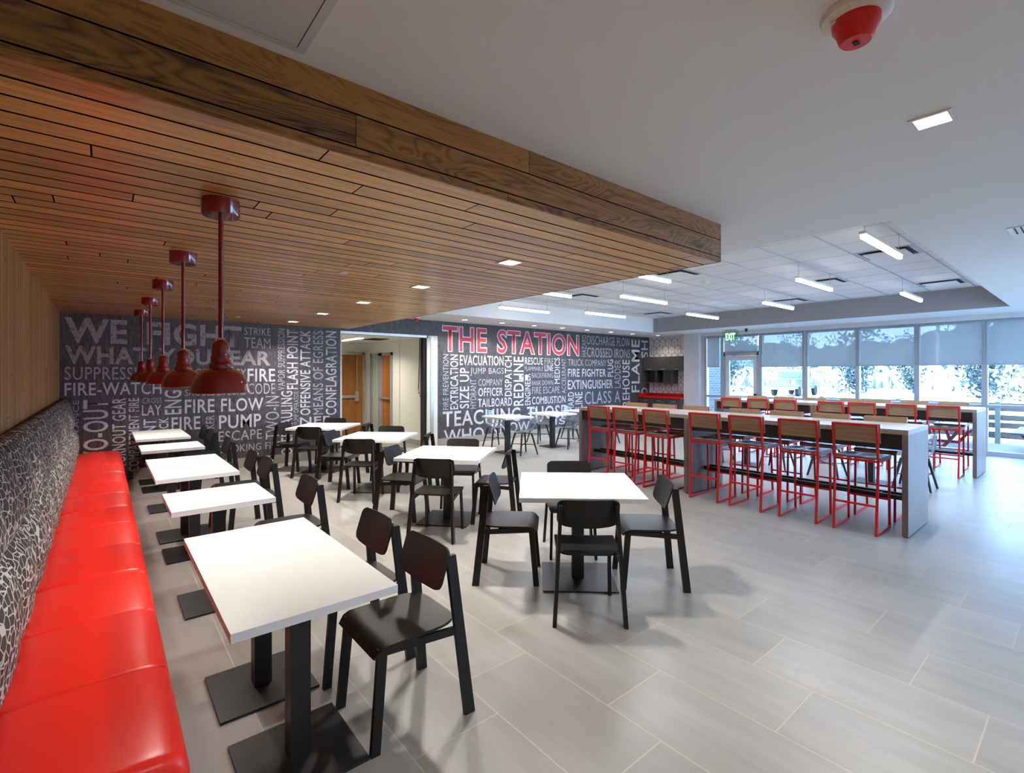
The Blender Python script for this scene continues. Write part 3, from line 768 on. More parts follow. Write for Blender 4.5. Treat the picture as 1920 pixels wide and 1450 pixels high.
# ------------------------------------------------------------------ lamps of the room
def square_light(x, y, z, size, energy, col, label, group, lens):
    t = thing('recessed_light', label, 'ceiling light', (x, y, z), 0, group)
    h = size / 2
    q = h * 0.78
    MB().box(-h, h, -h, -q, -0.006, 0).box(-h, h, q, h, -0.006, 0).box(-h, -q, -q, q, -0.006, 0).box(q, h, -q, q, -0.006, 0).build('trim_ring', M['white_enamel'], t)
    MB().box(-q, q, -q, q, -0.003, 0).build('diffuser', lens, t)
    can_light_source(x, y, z - 0.02, energy, q * 2, col, 130)
for y, lab in [(3.0, 'square recessed lamp in the boards, first behind the beam corner'), (4.42, 'square recessed lamp in the boards, second from the beam'), (5.85, 'square recessed lamp in the boards, third from the beam'),
               (7.32, 'square recessed lamp in the boards, fourth from the beam'), (8.78, 'square recessed lamp in the boards beside the lettered wall')]:
    square_light(2.47, y, ZS, 0.165, 34, (1.0, 0.95, 0.88), lab, 'square lamps in the timber soffit', M['panel_lamp'])
square_light(2.945, 0.51, ZC, 0.155, 14, (1.0, 0.97, 0.93), 'square recessed lamp in the flat white ceiling', None, M['panel_lamp'])
for y, lab in [(4.216, 'white round ceiling disc between the pendants and the first square lamps'), (8.578, 'white round ceiling disc in the boards near the lettered wall')]:
    t = thing('ceiling_disc', lab, 'sprinkler cover', (1.6, y, ZS), 0, 'round discs in the soffit')
    MB().lathe([(0.0, -0.012), (0.034, -0.011), (0.04, -0.006), (0.04, 0)], 24).build('cover', M['white_enamel'], t, True)
for i, x in enumerate([6.07, 7.11, 8.12, 9.09, 10.04, 11.05, 12.04]):
    t = thing('can_light', ['round can lamp nearest the corridor opening', 'second round can lamp from the corridor opening', 'third round can lamp from the corridor opening', 'middle round can lamp above the red lettering end',
        'round can lamp over the discharge flow lettering', 'round can lamp over the ladder lettering', 'round can lamp over the flame lettering'][i], 'ceiling light', (x, 8.93, ZC), 0, 'can lamps along the lettered wall')
    MB().lathe([(0.065, -0.006), (0.085, -0.006), (0.088, 0), (0.065, 0)], 28, cap=False).build('trim_ring', M['white_enamel'], t, True)
    MB().lathe([(0.0, -0.002), (0.065, -0.002), (0.065, 0), (0.0, 0)], 28).build('lens', M['can_lamp'], t)
    can_light_source(x, 8.93, ZC - 0.02, (26, 26, 20, 16, 12, 6, 4)[i], 0.1, (1.0, 0.97, 0.93), 130)
t = thing('can_light', 'round can lamp over the kitchenette alcove', 'ceiling light', (13.15, 8.8, ZC), 0, 'can lamps along the lettered wall')
MB().lathe([(0.065, -0.006), (0.085, -0.006), (0.088, 0), (0.065, 0)], 28, cap=False).build('trim_ring', M['white_enamel'], t, True)
MB().lathe([(0.0, -0.002), (0.065, -0.002), (0.065, 0), (0.0, 0)], 28).build('lens', M['can_lamp'], t)
can_light_source(13.15, 8.8, ZC - 0.02, 7, 0.1, (1.0, 0.9, 0.8), 130)

def make_linear():
    t = thing('linear_light', '', 'pendant light', (0, 0, 0), 0, 'linear lamps under the raised ceiling')
    MB().box(-0.68, 0.68, -0.03, 0.03, 0.02, 0.05).build('housing', M['white_enamel'], t)
    MB().box(-0.675, 0.675, -0.019, 0.019, -0.019, 0.02).bevel(0.007).build('diffuser', M['lamp_white'], t)
    for s in (-1, 1):
        c = MB().tube([(s * 0.62, 0, 0.05), (s * 0.62, 0, 0.25)], 0.003, 6).build('cable', M['grid'], t)
        MB().lathe([(0.012, 0), (0.012, 0.012)], 10, (s * 0.62, 0, 0.25)).build('ceiling_cap', M['grid'], c)
    return t
lk = Kind(make_linear())
for x, y, lab in [(6.25, 1.48, 'linear hanging lamp nearest the square air diffuser at the ceiling opening edge'), (8.14, 2.755, 'linear hanging lamp one row in, before the slot diffuser over the front counter'), (10.08, 4.045, 'linear hanging lamp in the middle of the raised ceiling, before a slot diffuser'),
                  (10.72, 2.13, 'linear hanging lamp nearest the window bays with the light pole'), (5.56, 3.98, 'linear hanging lamp half covered by the timber corner, next to the smoke detector'), (7.44, 5.25, 'linear hanging lamp between the smoke detector and the lettered wall'),
                  (8.7, 7.17, 'linear hanging lamp in front of the red lettering end'), (5.48, 5.84, 'linear hanging lamp half hidden by the timber edge, near the small diffuser'), (6.72, 7.67, 'linear hanging lamp above the red lettering, closest to the lettered wall'),
                  (10.62, 5.91, 'linear hanging lamp facing the exit sign')]:
    lk.place((x, y, 2.94), 0, lab)
    l = bpy.data.lights.new('linear_glow', 'AREA')
    l.shape = 'RECTANGLE'; l.size = 1.34; l.size_y = 0.04; l.energy = 30; l.color = (0.90, 0.95, 1.0); l.spread = math.radians(160)
    o = bpy.data.objects.new('linear_glow', l); COL.objects.link(o); o.location = (x, y, 2.912)

def make_pendant():
    t = thing('pendant_lamp', '', 'pendant light', (0, 0, 0), 0, 'red pendants over the banquette tables')
    Z = ZS
    MB().lathe([(0.0, -0.08), (0.083, -0.08), (0.087, -0.074), (0.087, 0)], 40).build('canopy', M['red_enamel'], t, True)
    MB().tube([(0, 0, -0.08), (0, 0, -0.715)], 0.0125, 14).build('stem', M['red_enamel'], t, True)
    z0 = 1.53 - Z
    prof = [(0.133, 0.0), (0.137, 0.004), (0.134, 0.012), (0.128, 0.038), (0.117, 0.07), (0.098, 0.1), (0.072, 0.119), (0.058, 0.123), (0.056, 0.128), (0.055, 0.148), (0.05, 0.151), (0.046, 0.156), (0.045, 0.188), (0.041, 0.192), (0.04, 0.248), (0.034, 0.258), (0.021, 0.265), (0.017, 0.272)]
    inner = [(r - 0.003, z) for r, z in prof[:7]][::-1]
    sh = MB().lathe([(0.0, 0.272)] + [(r, z) for r, z in prof[::-1]] + [(0.130, 0.001)] + [(max(r - 0.004, 0.01), z) for r, z in prof[2:8]] + [(0.03, 0.13), (0.0, 0.13)], 48, (0, 0, z0), cap=False)
    sh.build('lamp_shade', M['red_enamel'], t, True)
    MB().lathe([(0.0, 0.03), (0.02, 0.035), (0.03, 0.055), (0.028, 0.075), (0.015, 0.1), (0.012, 0.128)], 18, (0, 0, z0)).build('bulb', M['bulb'], t, True)
    MB().lathe([(0.016, 0), (0.019, 0.004), (0.016, 0.012)], 16, (0, 0, z0 + 0.268)).build('collar', M['steel'], t, True)
    return t
pk = Kind(make_pendant())
for i, lab in enumerate(['large red enamel bell pendant nearest the timber beam', 'second red bell pendant from the timber beam', 'third red bell pendant, middle of the row', 'fourth red bell pendant from the timber beam', 'red bell pendant closest to the lettered wall']):
    x, y = 0.46 - 0.012 * i, 2.87 + 1.42 * i
    pk.place((x, y, ZS), 0, lab)
    l = bpy.data.lights.new('pendant_glow', 'SPOT')
    l.energy = 32; l.color = (1.0, 0.965, 0.90); l.spot_size = math.radians(128); l.spot_blend = 0.5; l.shadow_soft_size = 0.035
    o = bpy.data.objects.new('pendant_glow', l); COL.objects.link(o); o.location = (x, y, 1.545)

# fittings in the raised ceiling
def make_vent():
    t = thing('air_diffuser', '', 'vent', (0, 0, 0), 0, 'square diffusers in the raised ceiling')
    h = 0.3
    MB().box(-h, h, -h, h, -0.004, 0).build('frame', M['grid'], t)
    MB().box(-h + 0.035, h - 0.035, -h + 0.035, h - 0.035, -0.007, -0.004).build('slot', M['dark_slot'], t)
    MB().box(-h + 0.075, h - 0.075, -h + 0.075, h - 0.075, -0.03, -0.02).box(-0.03, 0.03, -0.03, 0.03, -0.02, -0.007).build('face_plate', M['acoustic'], t)
    return t
vk = Kind(make_vent())
for x, y, lab in [(7.87, 1.81, 'large square air diffuser behind the first linear lamp'), (9.5, 3.08, 'square air diffuser between two linear lamps over the front counter'), (11.4, 4.35, 'square air diffuser near the window wall bulkhead, middle'), (6.97, 4.35, 'square air diffuser beside the timber corner'),
                  (7.5, 6.83, 'square air diffuser above the red lettering'), (11.2, 7.5, 'square air diffuser at the far corner of the raised ceiling'), (11.15, 1.81, 'square air diffuser against the bulkhead at the window end')]:
    vk.place((x, y, ZT), 0, lab)
t = thing('smoke_detector', 'white round smoke detector on the raised ceiling beside the timber corner', 'smoke detector', (7.9, 4.38, ZT))
MB().lathe([(0.07, 0), (0.07, -0.02)], 28).build('base', M['white_enamel'], t, True)
MB().lathe([(0.05, -0.05), (0.06, -0.035), (0.062, -0.02)], 28).build('cover', M['white_enamel'], t, True)

def alarm(x, y, r, label):
    t = thing('fire_alarm', label, 'fire alarm', (x, y, ZC))
    MB().lathe([(r * 0.86, -0.03 * r / 0.1), (r * 0.97, -0.022 * r / 0.1), (r, -0.008), (r, 0)], 40).build('mounting_plate', M['white_enamel'], t, True)
    rd = MB().lathe([(0.0, -0.1 * r / 0.1), (r * 0.42, -0.1 * r / 0.1), (r * 0.48, -0.092 * r / 0.1), (r * 0.56, -0.066 * r / 0.1), (r * 0.66, -0.05 * r / 0.1), (r * 0.68, -0.03 * r / 0.1)], 40).build('body', M['alarm_red'], t, True)
    MB().box(-r * 0.1, r * 0.14, -r * 0.08, r * 0.08, -0.103 * r / 0.1, -0.1 * r / 0.1).build('marking', M['dark_slot'], rd)
    for a in (2.4, -0.5):
        MB().box(r * 0.7 * math.cos(a) - r * 0.09, r * 0.7 * math.cos(a) + r * 0.09, r * 0.7 * math.sin(a) - r * 0.07, r * 0.7 * math.sin(a) + r * 0.07, -0.036 * r / 0.1, -0.02 * r / 0.1).build('clip', M['white_enamel'], t)
alarm(1.872, 0.515, 0.1, 'red domed fire alarm with a white round plate on the flat ceiling')
alarm(5.04, 9.2, 0.075, 'small red fire alarm on the ceiling over the corridor opening')
t = thing('access_panel', 'square white access panel in the ceiling beside the timber beam', 'access panel', (0.235, 1.55, ZC))
MB().box(-0.33, 0.33, -0.33, -0.3, -0.004, 0).box(-0.33, 0.33, 0.3, 0.325, -0.004, 0).box(-0.33, -0.3, -0.3, 0.3, -0.004, 0).box(0.3, 0.33, -0.3, 0.3, -0.004, 0).build('frame', M['wall_paint'], t)
MB().box(-0.3, 0.3, -0.3, 0.3, -0.0012, 0).build('gap', M['dark_slot'], t)
MB().box(-0.297, 0.297, -0.297, 0.297, -0.003, -0.0012).build('hatch', M['wall_paint'], t)
for i, (x, y) in enumerate([(2.945, -1.3), (0.8, -1.3)]):  # unseen lamps added behind the viewpoint to brighten the room
    square_light(x, y, ZC, 0.155, (18, 62)[i], (1.0, 0.985, 0.95), ('added unseen square lamp in the flat ceiling, first one behind the viewpoint', 'added unseen square lamp in the flat ceiling behind the viewpoint, bench side')[i], None, M['panel_lamp'])
t = thing('ceiling_grille', 'small square grille in the flat ceiling beyond the square lamp', 'vent', (5.75, 0.36, ZC))
MB().box(-0.15, 0.15, -0.15, 0.15, -0.005, 0).build('frame', M['white_enamel'], t)
g = MB()
for k in range(7):
    g.box(-0.125, 0.125, -0.12 + 0.037 * k, -0.11 + 0.037 * k, -0.008, -0.005)
g.build('slots', M['dark_slot'], t)
t = thing('exit_sign', 'green EXIT sign hanging from the ceiling by the glazed door', 'exit sign', (12.9, 6.4, ZC))
MB().box(-0.04, 0.04, -0.14, 0.14, -0.03, 0).build('canopy', M['steel'], t)
MB().box(-0.006, 0.006, -0.22, 0.22, -0.31, -0.06).box(-0.01, 0.01, -0.2, 0.2, -0.06, -0.03).build('plate', M['exit_plate'], t)
w = text_mesh('EXIT', 'lettering', M['exit_green'], 0.03, t)
vs = w.data.vertices
a0 = min(v.co.x for v in vs); a1 = max(v.co.x for v in vs); b0 = min(v.co.y for v in vs); b1 = max(v.co.y for v in vs)
for v in vs:
    v.co = (-0.012, 0.13 - 0.26 * (v.co.x - a0) / (a1 - a0), -0.285 + 0.19 * (v.co.y - b0) / (b1 - b0))
t = thing('camera_dome', 'small dark camera on the ceiling just past the exit sign', 'security camera', (12.9, 5.98, ZC))
MB().lathe([(0.0, -0.09), (0.025, -0.08), (0.032, -0.05), (0.03, 0)], 18).build('body', M['black_metal'], t, True)

# ------------------------------------------------------------------ banquette along the timber wall
def smooth_step(t):
    t = max(0.0, min(1.0, t)); return t * t * (3 - 2 * t)
def banquette(y0, y1, label):
    t = thing('banquette', label, 'banquette', (0, y0, 0), 0, 'banquette sections along the timber wall')
    L = y1 - y0
    sec = [(-0.30, 0.44), (-0.27, 0.458), (-0.20, 0.468), (-0.1, 0.472), (0.0, 0.474), (0.08, 0.473), (0.13, 0.470), (0.165, 0.462), (0.19, 0.448), (0.203, 0.425), (0.209, 0.39), (0.212, 0.33), (0.21, 0.26), (0.206, 0.19), (0.2, 0.13), (0.16, 0.12)]
    stitches = [L * i / 3 for i in (1, 2)]
    ys = sorted(set([round(L * i / 60, 4) for i in range(61)] + [0.004, 0.01, 0.02, 0.035, L - 0.004, L - 0.01, L - 0.02, L - 0.035] + [round(s + d, 4) for s in stitches for d in (-0.02, -0.008, -0.003, 0, 0.003, 0.008, 0.02)]))
    rows = []
    for y in ys:
        e = min(y, L - y)
        end = math.sqrt(max(0.0, 1 - (1 - min(1, e / 0.04)) ** 2))
        inset = 0.032 * (1 - end)
        gr = max(math.exp(-((y - s) / 0.005) ** 2) for s in stitches) * 0.0035
        sp = [0] + stitches + [L]
        puff = 0
        for a, c in zip(sp, sp[1:]):
            if a <= y <= c:
                puff = 0.010 * math.sin(PI * (y - a) / (c - a)) ** 0.6 if 0 < (y - a) / (c - a) < 1 else 0
        row = []
        for j, (x, z) in enumerate(sec):
            wz = 1.0 if j < 9 else max(0, 1 - (j - 8) / 4)
            wx = 0.0 if j < 7 else min(1, (j - 6) / 3)
            row.append((x - (inset + gr) * wx, y, z + (puff - inset - gr) * wz))
        rows.append(row)
    m = MB()
    R = [[m.bm.verts.new(p) for p in r] for r in rows]
    for A, B in zip(R, R[1:]):
        for j in range(len(sec) - 1):
            m.bm.faces.new((A[j], B[j], B[j + 1], A[j + 1]))
    for A in (R[0], R[-1]):
        m.bm.faces.new(A if A is R[0] else A[::-1])
    for A, B in zip(R, R[1:]):
        m.bm.faces.new((A[-1], B[-1], B[0], A[0]))
    seat = m.build('seat_cushion', M['red_vinyl'], t, True)
    s = MB()
    s.tube([(x + 0.001, y, z + 0.0015) for x, z in ((0.185, 0.445),) for y in [0.03 + (L - 0.06) * i / 24 for i in range(25)]], 0.0022, 6)
    s.build('stitch_line', M['red_thread'], seat, True)
    # back: lower and upper pads, rolled top
    bsec = [(-0.28, 0.45), (-0.275, 0.5), (-0.268, 0.6), (-0.276, 0.7), (-0.30, 0.79), (-0.323, 0.835), (-0.332, 0.85), (-0.323, 0.865), (-0.315, 0.92), (-0.325, 1.02), (-0.35, 1.13), (-0.372, 1.2), (-0.392, 1.245), (-0.415, 1.266), (-0.44, 1.27), (-0.465, 1.262), (-0.474, 1.24), (-0.474, 0.45)]
    rows = []
    for y in ys:
        gr = max(math.exp(-((y - s_) / 0.008) ** 2) for s_ in stitches) * 0.010
        e = min(y, L - y)
        gr += 0.02 * (1 - math.sqrt(max(0.0, 1 - (1 - min(1, e / 0.03)) ** 2)))
        sp = [0] + stitches + [L]
        puff = 0
        for a, c in zip(sp, sp[1:]):
            if a <= y <= c:
                puff = 0.012 * math.sin(PI * (y - a) / (c - a))
        row = []
        for j, (x, z) in enumerate(bsec):
            w = 1.0 if j < 13 else 0.0
            k = puff * (0.3 if j in (5, 6, 7) else 1.0)
            row.append((x + (k - gr) * w, y, z - (gr * 0.6 if 11 < j < 16 else 0)))
        rows.append(row)
    m = MB()
    R = [[m.bm.verts.new(p) for p in r] for r in rows]
    for A, B in zip(R, R[1:]):
        for j in range(len(bsec) - 1):
            m.bm.faces.new((A[j], B[j], B[j + 1], A[j + 1]))
        m.bm.faces.new((A[-1], B[-1], B[0], A[0]))
    m.bm.faces.new(R[0]); m.bm.faces.new(R[-1][::-1])
    m.build('backrest', M['fabric'], t, True)
    MB().box(-0.47, 0.14, 0.01, L - 0.01, 0.0, 0.12).box(-0.47, -0.30, 0.01, L - 0.01, 0.12, 0.45).build('plinth', M['bar_dark'], t)
for y0, y1, lab in [(1.80, 3.65, 'red vinyl banquette section nearest the timber beam, with patterned black back'), (3.655, 5.51, 'second red vinyl banquette section from the timber beam'), (5.515, 7.42, 'third red vinyl banquette section from the timber beam'), (7.425, 9.515, 'red vinyl banquette section ending at the lettered wall')]:
    banquette(y0, y1, lab)

# ------------------------------------------------------------------ tables
def make_table(w, d, base, post, cat_group):
    t = thing('dining_table', '', 'table', (0, 0, 0), 0, cat_group)
    MB().box(-w / 2, w / 2, -d / 2, d / 2, 0.712, 0.745).bevel(0.0012, 1).build('tabletop', M['white_top'], t)
    MB().box(-base / 2, base / 2, -base / 2, base / 2, 0, 0.012).bevel(0.003, 1).build('base_plate', M['black_metal'], t)
    MB().box(-post / 2, post / 2, -post / 2, post / 2, 0.012, 0.704).bevel(0.004, 2).build('post', M['black_metal'], t)
    MB().box(-w * 0.3, w * 0.3, -d * 0.3, d * 0.3, 0.704, 0.712).build('top_bracket', M['black_metal'], t)
    return t
small = Kind(make_table(0.617, 0.6285, 0.45, 0.082, 'small tables along the banquette'))
for y, lab in [(2.205, 'white square table nearest the timber beam, first of the joined pair at the red bench'), (2.835, 'white square table at the red bench, second half of the pair nearest the beam'), (4.095, 'white square table standing alone at the red bench, nearer the timber beam'),
               (5.315, 'white square table at the red bench, near half of the middle joined pair'), (5.955, 'white square table at the red bench, far half of the middle joined pair'), (7.27, 'white square table standing alone at the red bench, the one closer to the lettered wall'),
               (8.53, 'white square table at the red bench, near half of the pair by the lettered wall'), (9.165, 'white square table at the red bench touching the lettered wall end')]:
    small.place((0.64, y, 0), 0, lab)
big = Kind(make_table(0.912, 0.912, 0.56, 0.092, 'large tables turned diagonally'))
fours = [((2.915, 2.693), -42.0, 'the nearest large table'), ((2.975, 4.70), -49.5, 'the second large table'), ((2.99, 6.586), -44.0, 'the third large table'), ((2.89, 8.45), -41.5, 'the large table by the corridor opening')]
for (p, a, who), lab in zip(fours, ['large white square table nearest the camera beside the red stools', 'second large white square table turned diagonally, behind the nearest one', 'third large white square table turned diagonally, before the corridor doors', 'large white square table closest to the lettered wall and corridor opening']):
    big.place((p[0], p[1], 0), math.radians(a), lab)
mid = Kind(make_table(0.74, 0.80, 0.43, 0.09, 'square tables for the clear chairs'))
for x, y, lab in [(6.43, 7.89, 'white square table with clear chairs below the jump bags lettering'), (7.72, 7.89, 'white square table with clear chairs below the fire escape lettering'), (8.98, 7.92, 'white square table with clear chairs partly behind the long counter end'),
                  (8.86, 2.25, 'white square table between the two long counters near the window end'), (8.86, 4.1, 'white square table between the two long counters, farther one')]:
    mid.place((x, y, 0), 0, lab)

# ------------------------------------------------------------------ black wooden chairs (front towards +X)
def make_chair():
    t = thing('side_chair', '', 'chair', (0, 0, 0))
    rows = []
    nx, ny = 22, 19
    for i in range(nx):
        x = -0.205 + 0.44 * (i / (nx - 1)) ** 1.35
        u = (x + 0.205) / 0.44
        w = 0.212
        if u < 0.42:
            w = 0.10 + 0.112 * (1 - (1 - u / 0.42) ** 3.0) ** (1 / 2.4)
        if x > 0.205:
            w -= 0.016 * ((x - 0.205) / 0.03) ** 2
        row = []
        for j in range(ny):
            s = -1 + 2 * j / (ny - 1)
            y = w * s
            z = 0.455 - 0.008 * (1 - s * s) * math.sin(PI * min(1, max(0, u)))
            if x > 0.17:
                z -= 0.042 * ((x - 0.17) / 0.065) ** 2
            row.append((x, y, z))
        rows.append(row)
    MB().sheet(rows, 0.013).build('seat', M['black_wood'], t, True)
    # backrest: tilted, gently bowed panel with rounded corners
    rows = []
    nh, nw = 15, 25
    H = 0.197
    for i in range(nh):
        v = i / (nh - 1)
        e = min(v, 1 - v) * H
        hw = 0.208
        r = 0.038 if v > 0.5 else 0.055
        if e < r:
            hw -= r - math.sqrt(max(0, r * r - (r - e) ** 2))
        row = []
        for j in range(nw):
            s = -1 + 2 * j / (nw - 1)
            y = hw * s
            z = 0.60 + 0.192 * v - 0.012 * (1 - s * s) * (1 - v) + 0.0
            x = -0.092 - 0.062 * v - 0.018 * (1 - (y / 0.205) ** 2)
            row.append((x, y, z))
        rows.append(row)
    MB().sheet(rows, 0.011).build('backrest', M['black_wood'], t, True)
    for s in (-1, 1):
        MB().leg((-0.240, s * 0.229, 0), (-0.163, s * 0.183, 0.760), 0.054, 0.024, 0.05, 0.022).bevel(0.003, 1).build('leg', M['black_wood'], t)
        MB().leg((0.225, s * 0.197, 0), (0.186, s * 0.186, 0.442), 0.042, 0.022, 0.044, 0.022).bevel(0.003, 1).build('leg', M['black_wood'], t)
        MB().bar((0.19, s * 0.184, 0.424), (-0.195, s * 0.206, 0.405), 0.018, 0.036).build('side_rail', M['black_wood'], t)
    MB().box(-0.07, 0.16, -0.18, 0.18, 0.425, 0.438).build('seat_support', M['black_wood'], t)
    return t
ck = Kind(make_chair())
for x, y, a, lab in [(1.115, 2.185, 180, 'black wooden chair nearest the camera, pulled up to the first bench table'), (1.115, 2.77, 180, 'black wooden chair just behind the nearest one, at the same pair of bench tables'), (1.135, 4.09, 180, 'black wooden chair at the single bench table in the middle of the row'),
                     (1.105, 5.30, 180, 'black wooden chair at the middle joined bench tables, nearer one of two'), (1.095, 5.84, 180, 'black wooden chair at the middle joined bench tables, farther one of two'), (1.105, 7.27, 180, 'black wooden chair at the lone bench table before the lettered wall pair'),
                     (1.11, 8.56, 180, 'black wooden chair at the last pair of bench tables, nearer one'), (1.09, 9.12, 180, 'black wooden chair at the last bench table against the lettered wall')]:
    ck.place((x, y, 0), math.radians(a), lab, 'black chairs across from the banquette')
fc = [(0, (2.572, 2.296), 48.0, 'black chair with its back to the camera at %s'), (0, (2.533, 3.085), -44.5, 'black chair on the bench side of %s'), (0, (3.318, 2.318), 137.8, 'black chair on the stool side of %s'), (0, (3.315, 3.15), -130.0, 'black chair on the far side of %s'),
      (1, (2.606, 4.312), 41.0, 'black chair with its back to the camera at %s'), (1, (2.63, 5.12), -51.5, 'black chair on the bench side of %s'), (1, (3.36, 4.32), 132.0, 'black chair on the stool side of %s'), (1, (3.43, 5.13), -135.0, 'black chair on the far side of %s'),
      (2, (2.615, 6.205), 47.0, 'black chair with its back to the camera at %s'), (2, (2.63, 7.10), -44.0, 'black chair on the bench side of %s'), (2, (3.41, 6.19), 137.0, 'black chair on the stool side of %s'), (2, (3.42, 7.135), -134.0, 'black chair on the far side of %s'),
      (3, (2.585, 8.06), 42.0, 'black chair with its back to the camera at %s'), (3, (2.47, 8.84), -46.0, 'black chair on the bench side of %s'), (3, (3.31, 8.05), 138.0, 'black chair on the stool side of %s'), (3, (3.24, 9.10), -135.0, 'black chair on the far side of %s')]
for k, (x, y), a, lab in fc:
    ck.place((x, y, 0), math.radians(a), lab % fours[k][2], 'black chairs at the large tables')

# ------------------------------------------------------------------ clear shell chairs (front towards +X)
def make_clear():
    t = thing('shell_chair', '', 'chair', (0, 0, 0))
    prof = [(0.225, 0.435), (0.19, 0.452), (0.12, 0.45), (0.03, 0.438), (-0.06, 0.434), (-0.13, 0.45), (-0.175, 0.49), (-0.2, 0.55), (-0.215, 0.63), (-0.226, 0.72), (-0.235, 0.80)]
    rows = []
    n = 23
    for i, (x, z) in enumerate(prof):
        u = i / (len(prof) - 1)
        hw = 0.19 + 0.035 * math.sin(PI * u)
        if u > 0.85:
            hw = 0.225 - 0.05 * ((u - 0.85) / 0.15) ** 2
        lift = 0.02 + 0.13 * math.exp(-((u - 0.52) / 0.24) ** 2)
        row = []
        for j in range(n):
            s = -1 + 2 * j / (n - 1)
            k = abs(s) ** 3.2
            row.append((x + (0.07 * k if u > 0.55 else 0), hw * s * (1 - 0.03 * k), z + lift * k * (1 if u < 0.75 else (1 - u) * 4)))
        rows.append(row)
    MB().sheet(rows, 0.005).build('shell', M['clear'], t, True)
    for sx in (-1, 1):
        for sy in (-1, 1):
            MB().tube([(sx * 0.215 + 0.01, sy * 0.205, 0), (sx * 0.125 + 0.01, sy * 0.115, 0.425)], [0.015, 0.021], 10).build('leg', M['black_metal'], t, True)
    MB().bar((-0.17, -0.165, 0.2), (0.19, 0.165, 0.2), 0.02, 0.012).bar((-0.17, 0.165, 0.2), (0.19, -0.165, 0.2), 0.02, 0.012).build('cross_brace', M['black_metal'], t)
    MB().bar((-0.12, -0.115, 0.422), (0.14, 0.115, 0.422), 0.03, 0.012).bar((-0.12, 0.115, 0.422), (0.14, -0.115, 0.422), 0.03, 0.012).build('seat_mount', M['black_metal'], t)
    return t
gk = Kind(make_clear())
for x, y, a, lab in [(6.53, 7.50, 82, 'clear shell chair in front of the table below the jump bags lettering'), (6.70, 8.66, -100, 'clear shell chair between the table and the wall below the tailboard lettering'), (7.84, 7.50, 85, 'clear shell chair in front of the table below the fire escape lettering'),
                     (7.92, 8.55, -95, 'clear shell chair between the table and the wall below the combustion lettering'), (9.08, 7.45, 88, 'clear shell chair in front of the table partly behind the counter end'), (9.15, 8.62, -92, 'clear shell chair behind the table partly behind the counter end'),
                     (8.87, 1.72, 90, 'clear shell chair showing past the end panel of the front counter'), (8.87, 2.84, -90, 'clear shell chair behind the front counter, second from the window end'), (8.87, 3.58, 90, 'clear shell chair behind the front counter, third from the window end'), (8.87, 4.66, -90, 'clear shell chair behind the front counter, farthest from the window end')]:
    gk.place((x, y, 0), math.radians(a), lab, 'clear chairs around the square tables')

# ------------------------------------------------------------------ long counters
def counter(x0, x1, y0, y1, ym, label):
    t = thing('bar_counter', label, 'counter table', (x0, y0, 0), 0, 'long counters with red stools')
    w, L, m = x1 - x0, y1 - y0, ym - y0
    H = 1.067
    MB().box(0, w, 0, L, H - 0.048, H).bevel(0.002, 1).build('countertop', M['bar_top'], t)
    for a, c in ((0, 0.05), (m - 0.055, m - 0.003), (m + 0.003, m + 0.055), (L - 0.05, L)):
        MB().box(0, w, a, c, 0.012, H - 0.048).build('end_panel', M['bar_side'], t)
    MB().box(0.03, w - 0.03, 0.005, 0.045, 0, 0.012).box(0.03, w - 0.03, L - 0.045, L - 0.005, 0, 0.012).box(0.03, w - 0.03, m - 0.05, m + 0.05, 0, 0.012).build('foot_strip', M['rubber'], t)
    for a, c in ((0.05, m - 0.055), (m + 0.055, L - 0.05)):
        MB().box(0.03, 0.055, a, c, H - 0.205, H - 0.048).build('apron', M['bar_dark'], t)
        MB().box(w - 0.055, w - 0.03, a, c, H - 0.205, H - 0.048).build('apron', M['bar_dark'], t)
        c0 = w / 2
        fr = MB().box(c0 - 0.10, c0 - 0.06, a, c, 0.30, 0.345).box(c0 + 0.06, c0 + 0.10, a, c, 0.30, 0.345)
        for f in (0.12, 0.5, 0.88):
            yy = a + (c - a) * f
            fr.box(c0 - 0.06, c0 + 0.06, yy - 0.015, yy + 0.015, 0.31, 0.335)
        fr.build('foot_rail', M['black_metal'], t)
    return t
counter(6.10, 6.95, 1.24, 5.60, 3.62, 'long ash laminate counter nearer the camera, with a waterfall end')
counter(10.40, 11.30, 1.27, 5.52, 3.55, 'long ash laminate counter along the window wall')

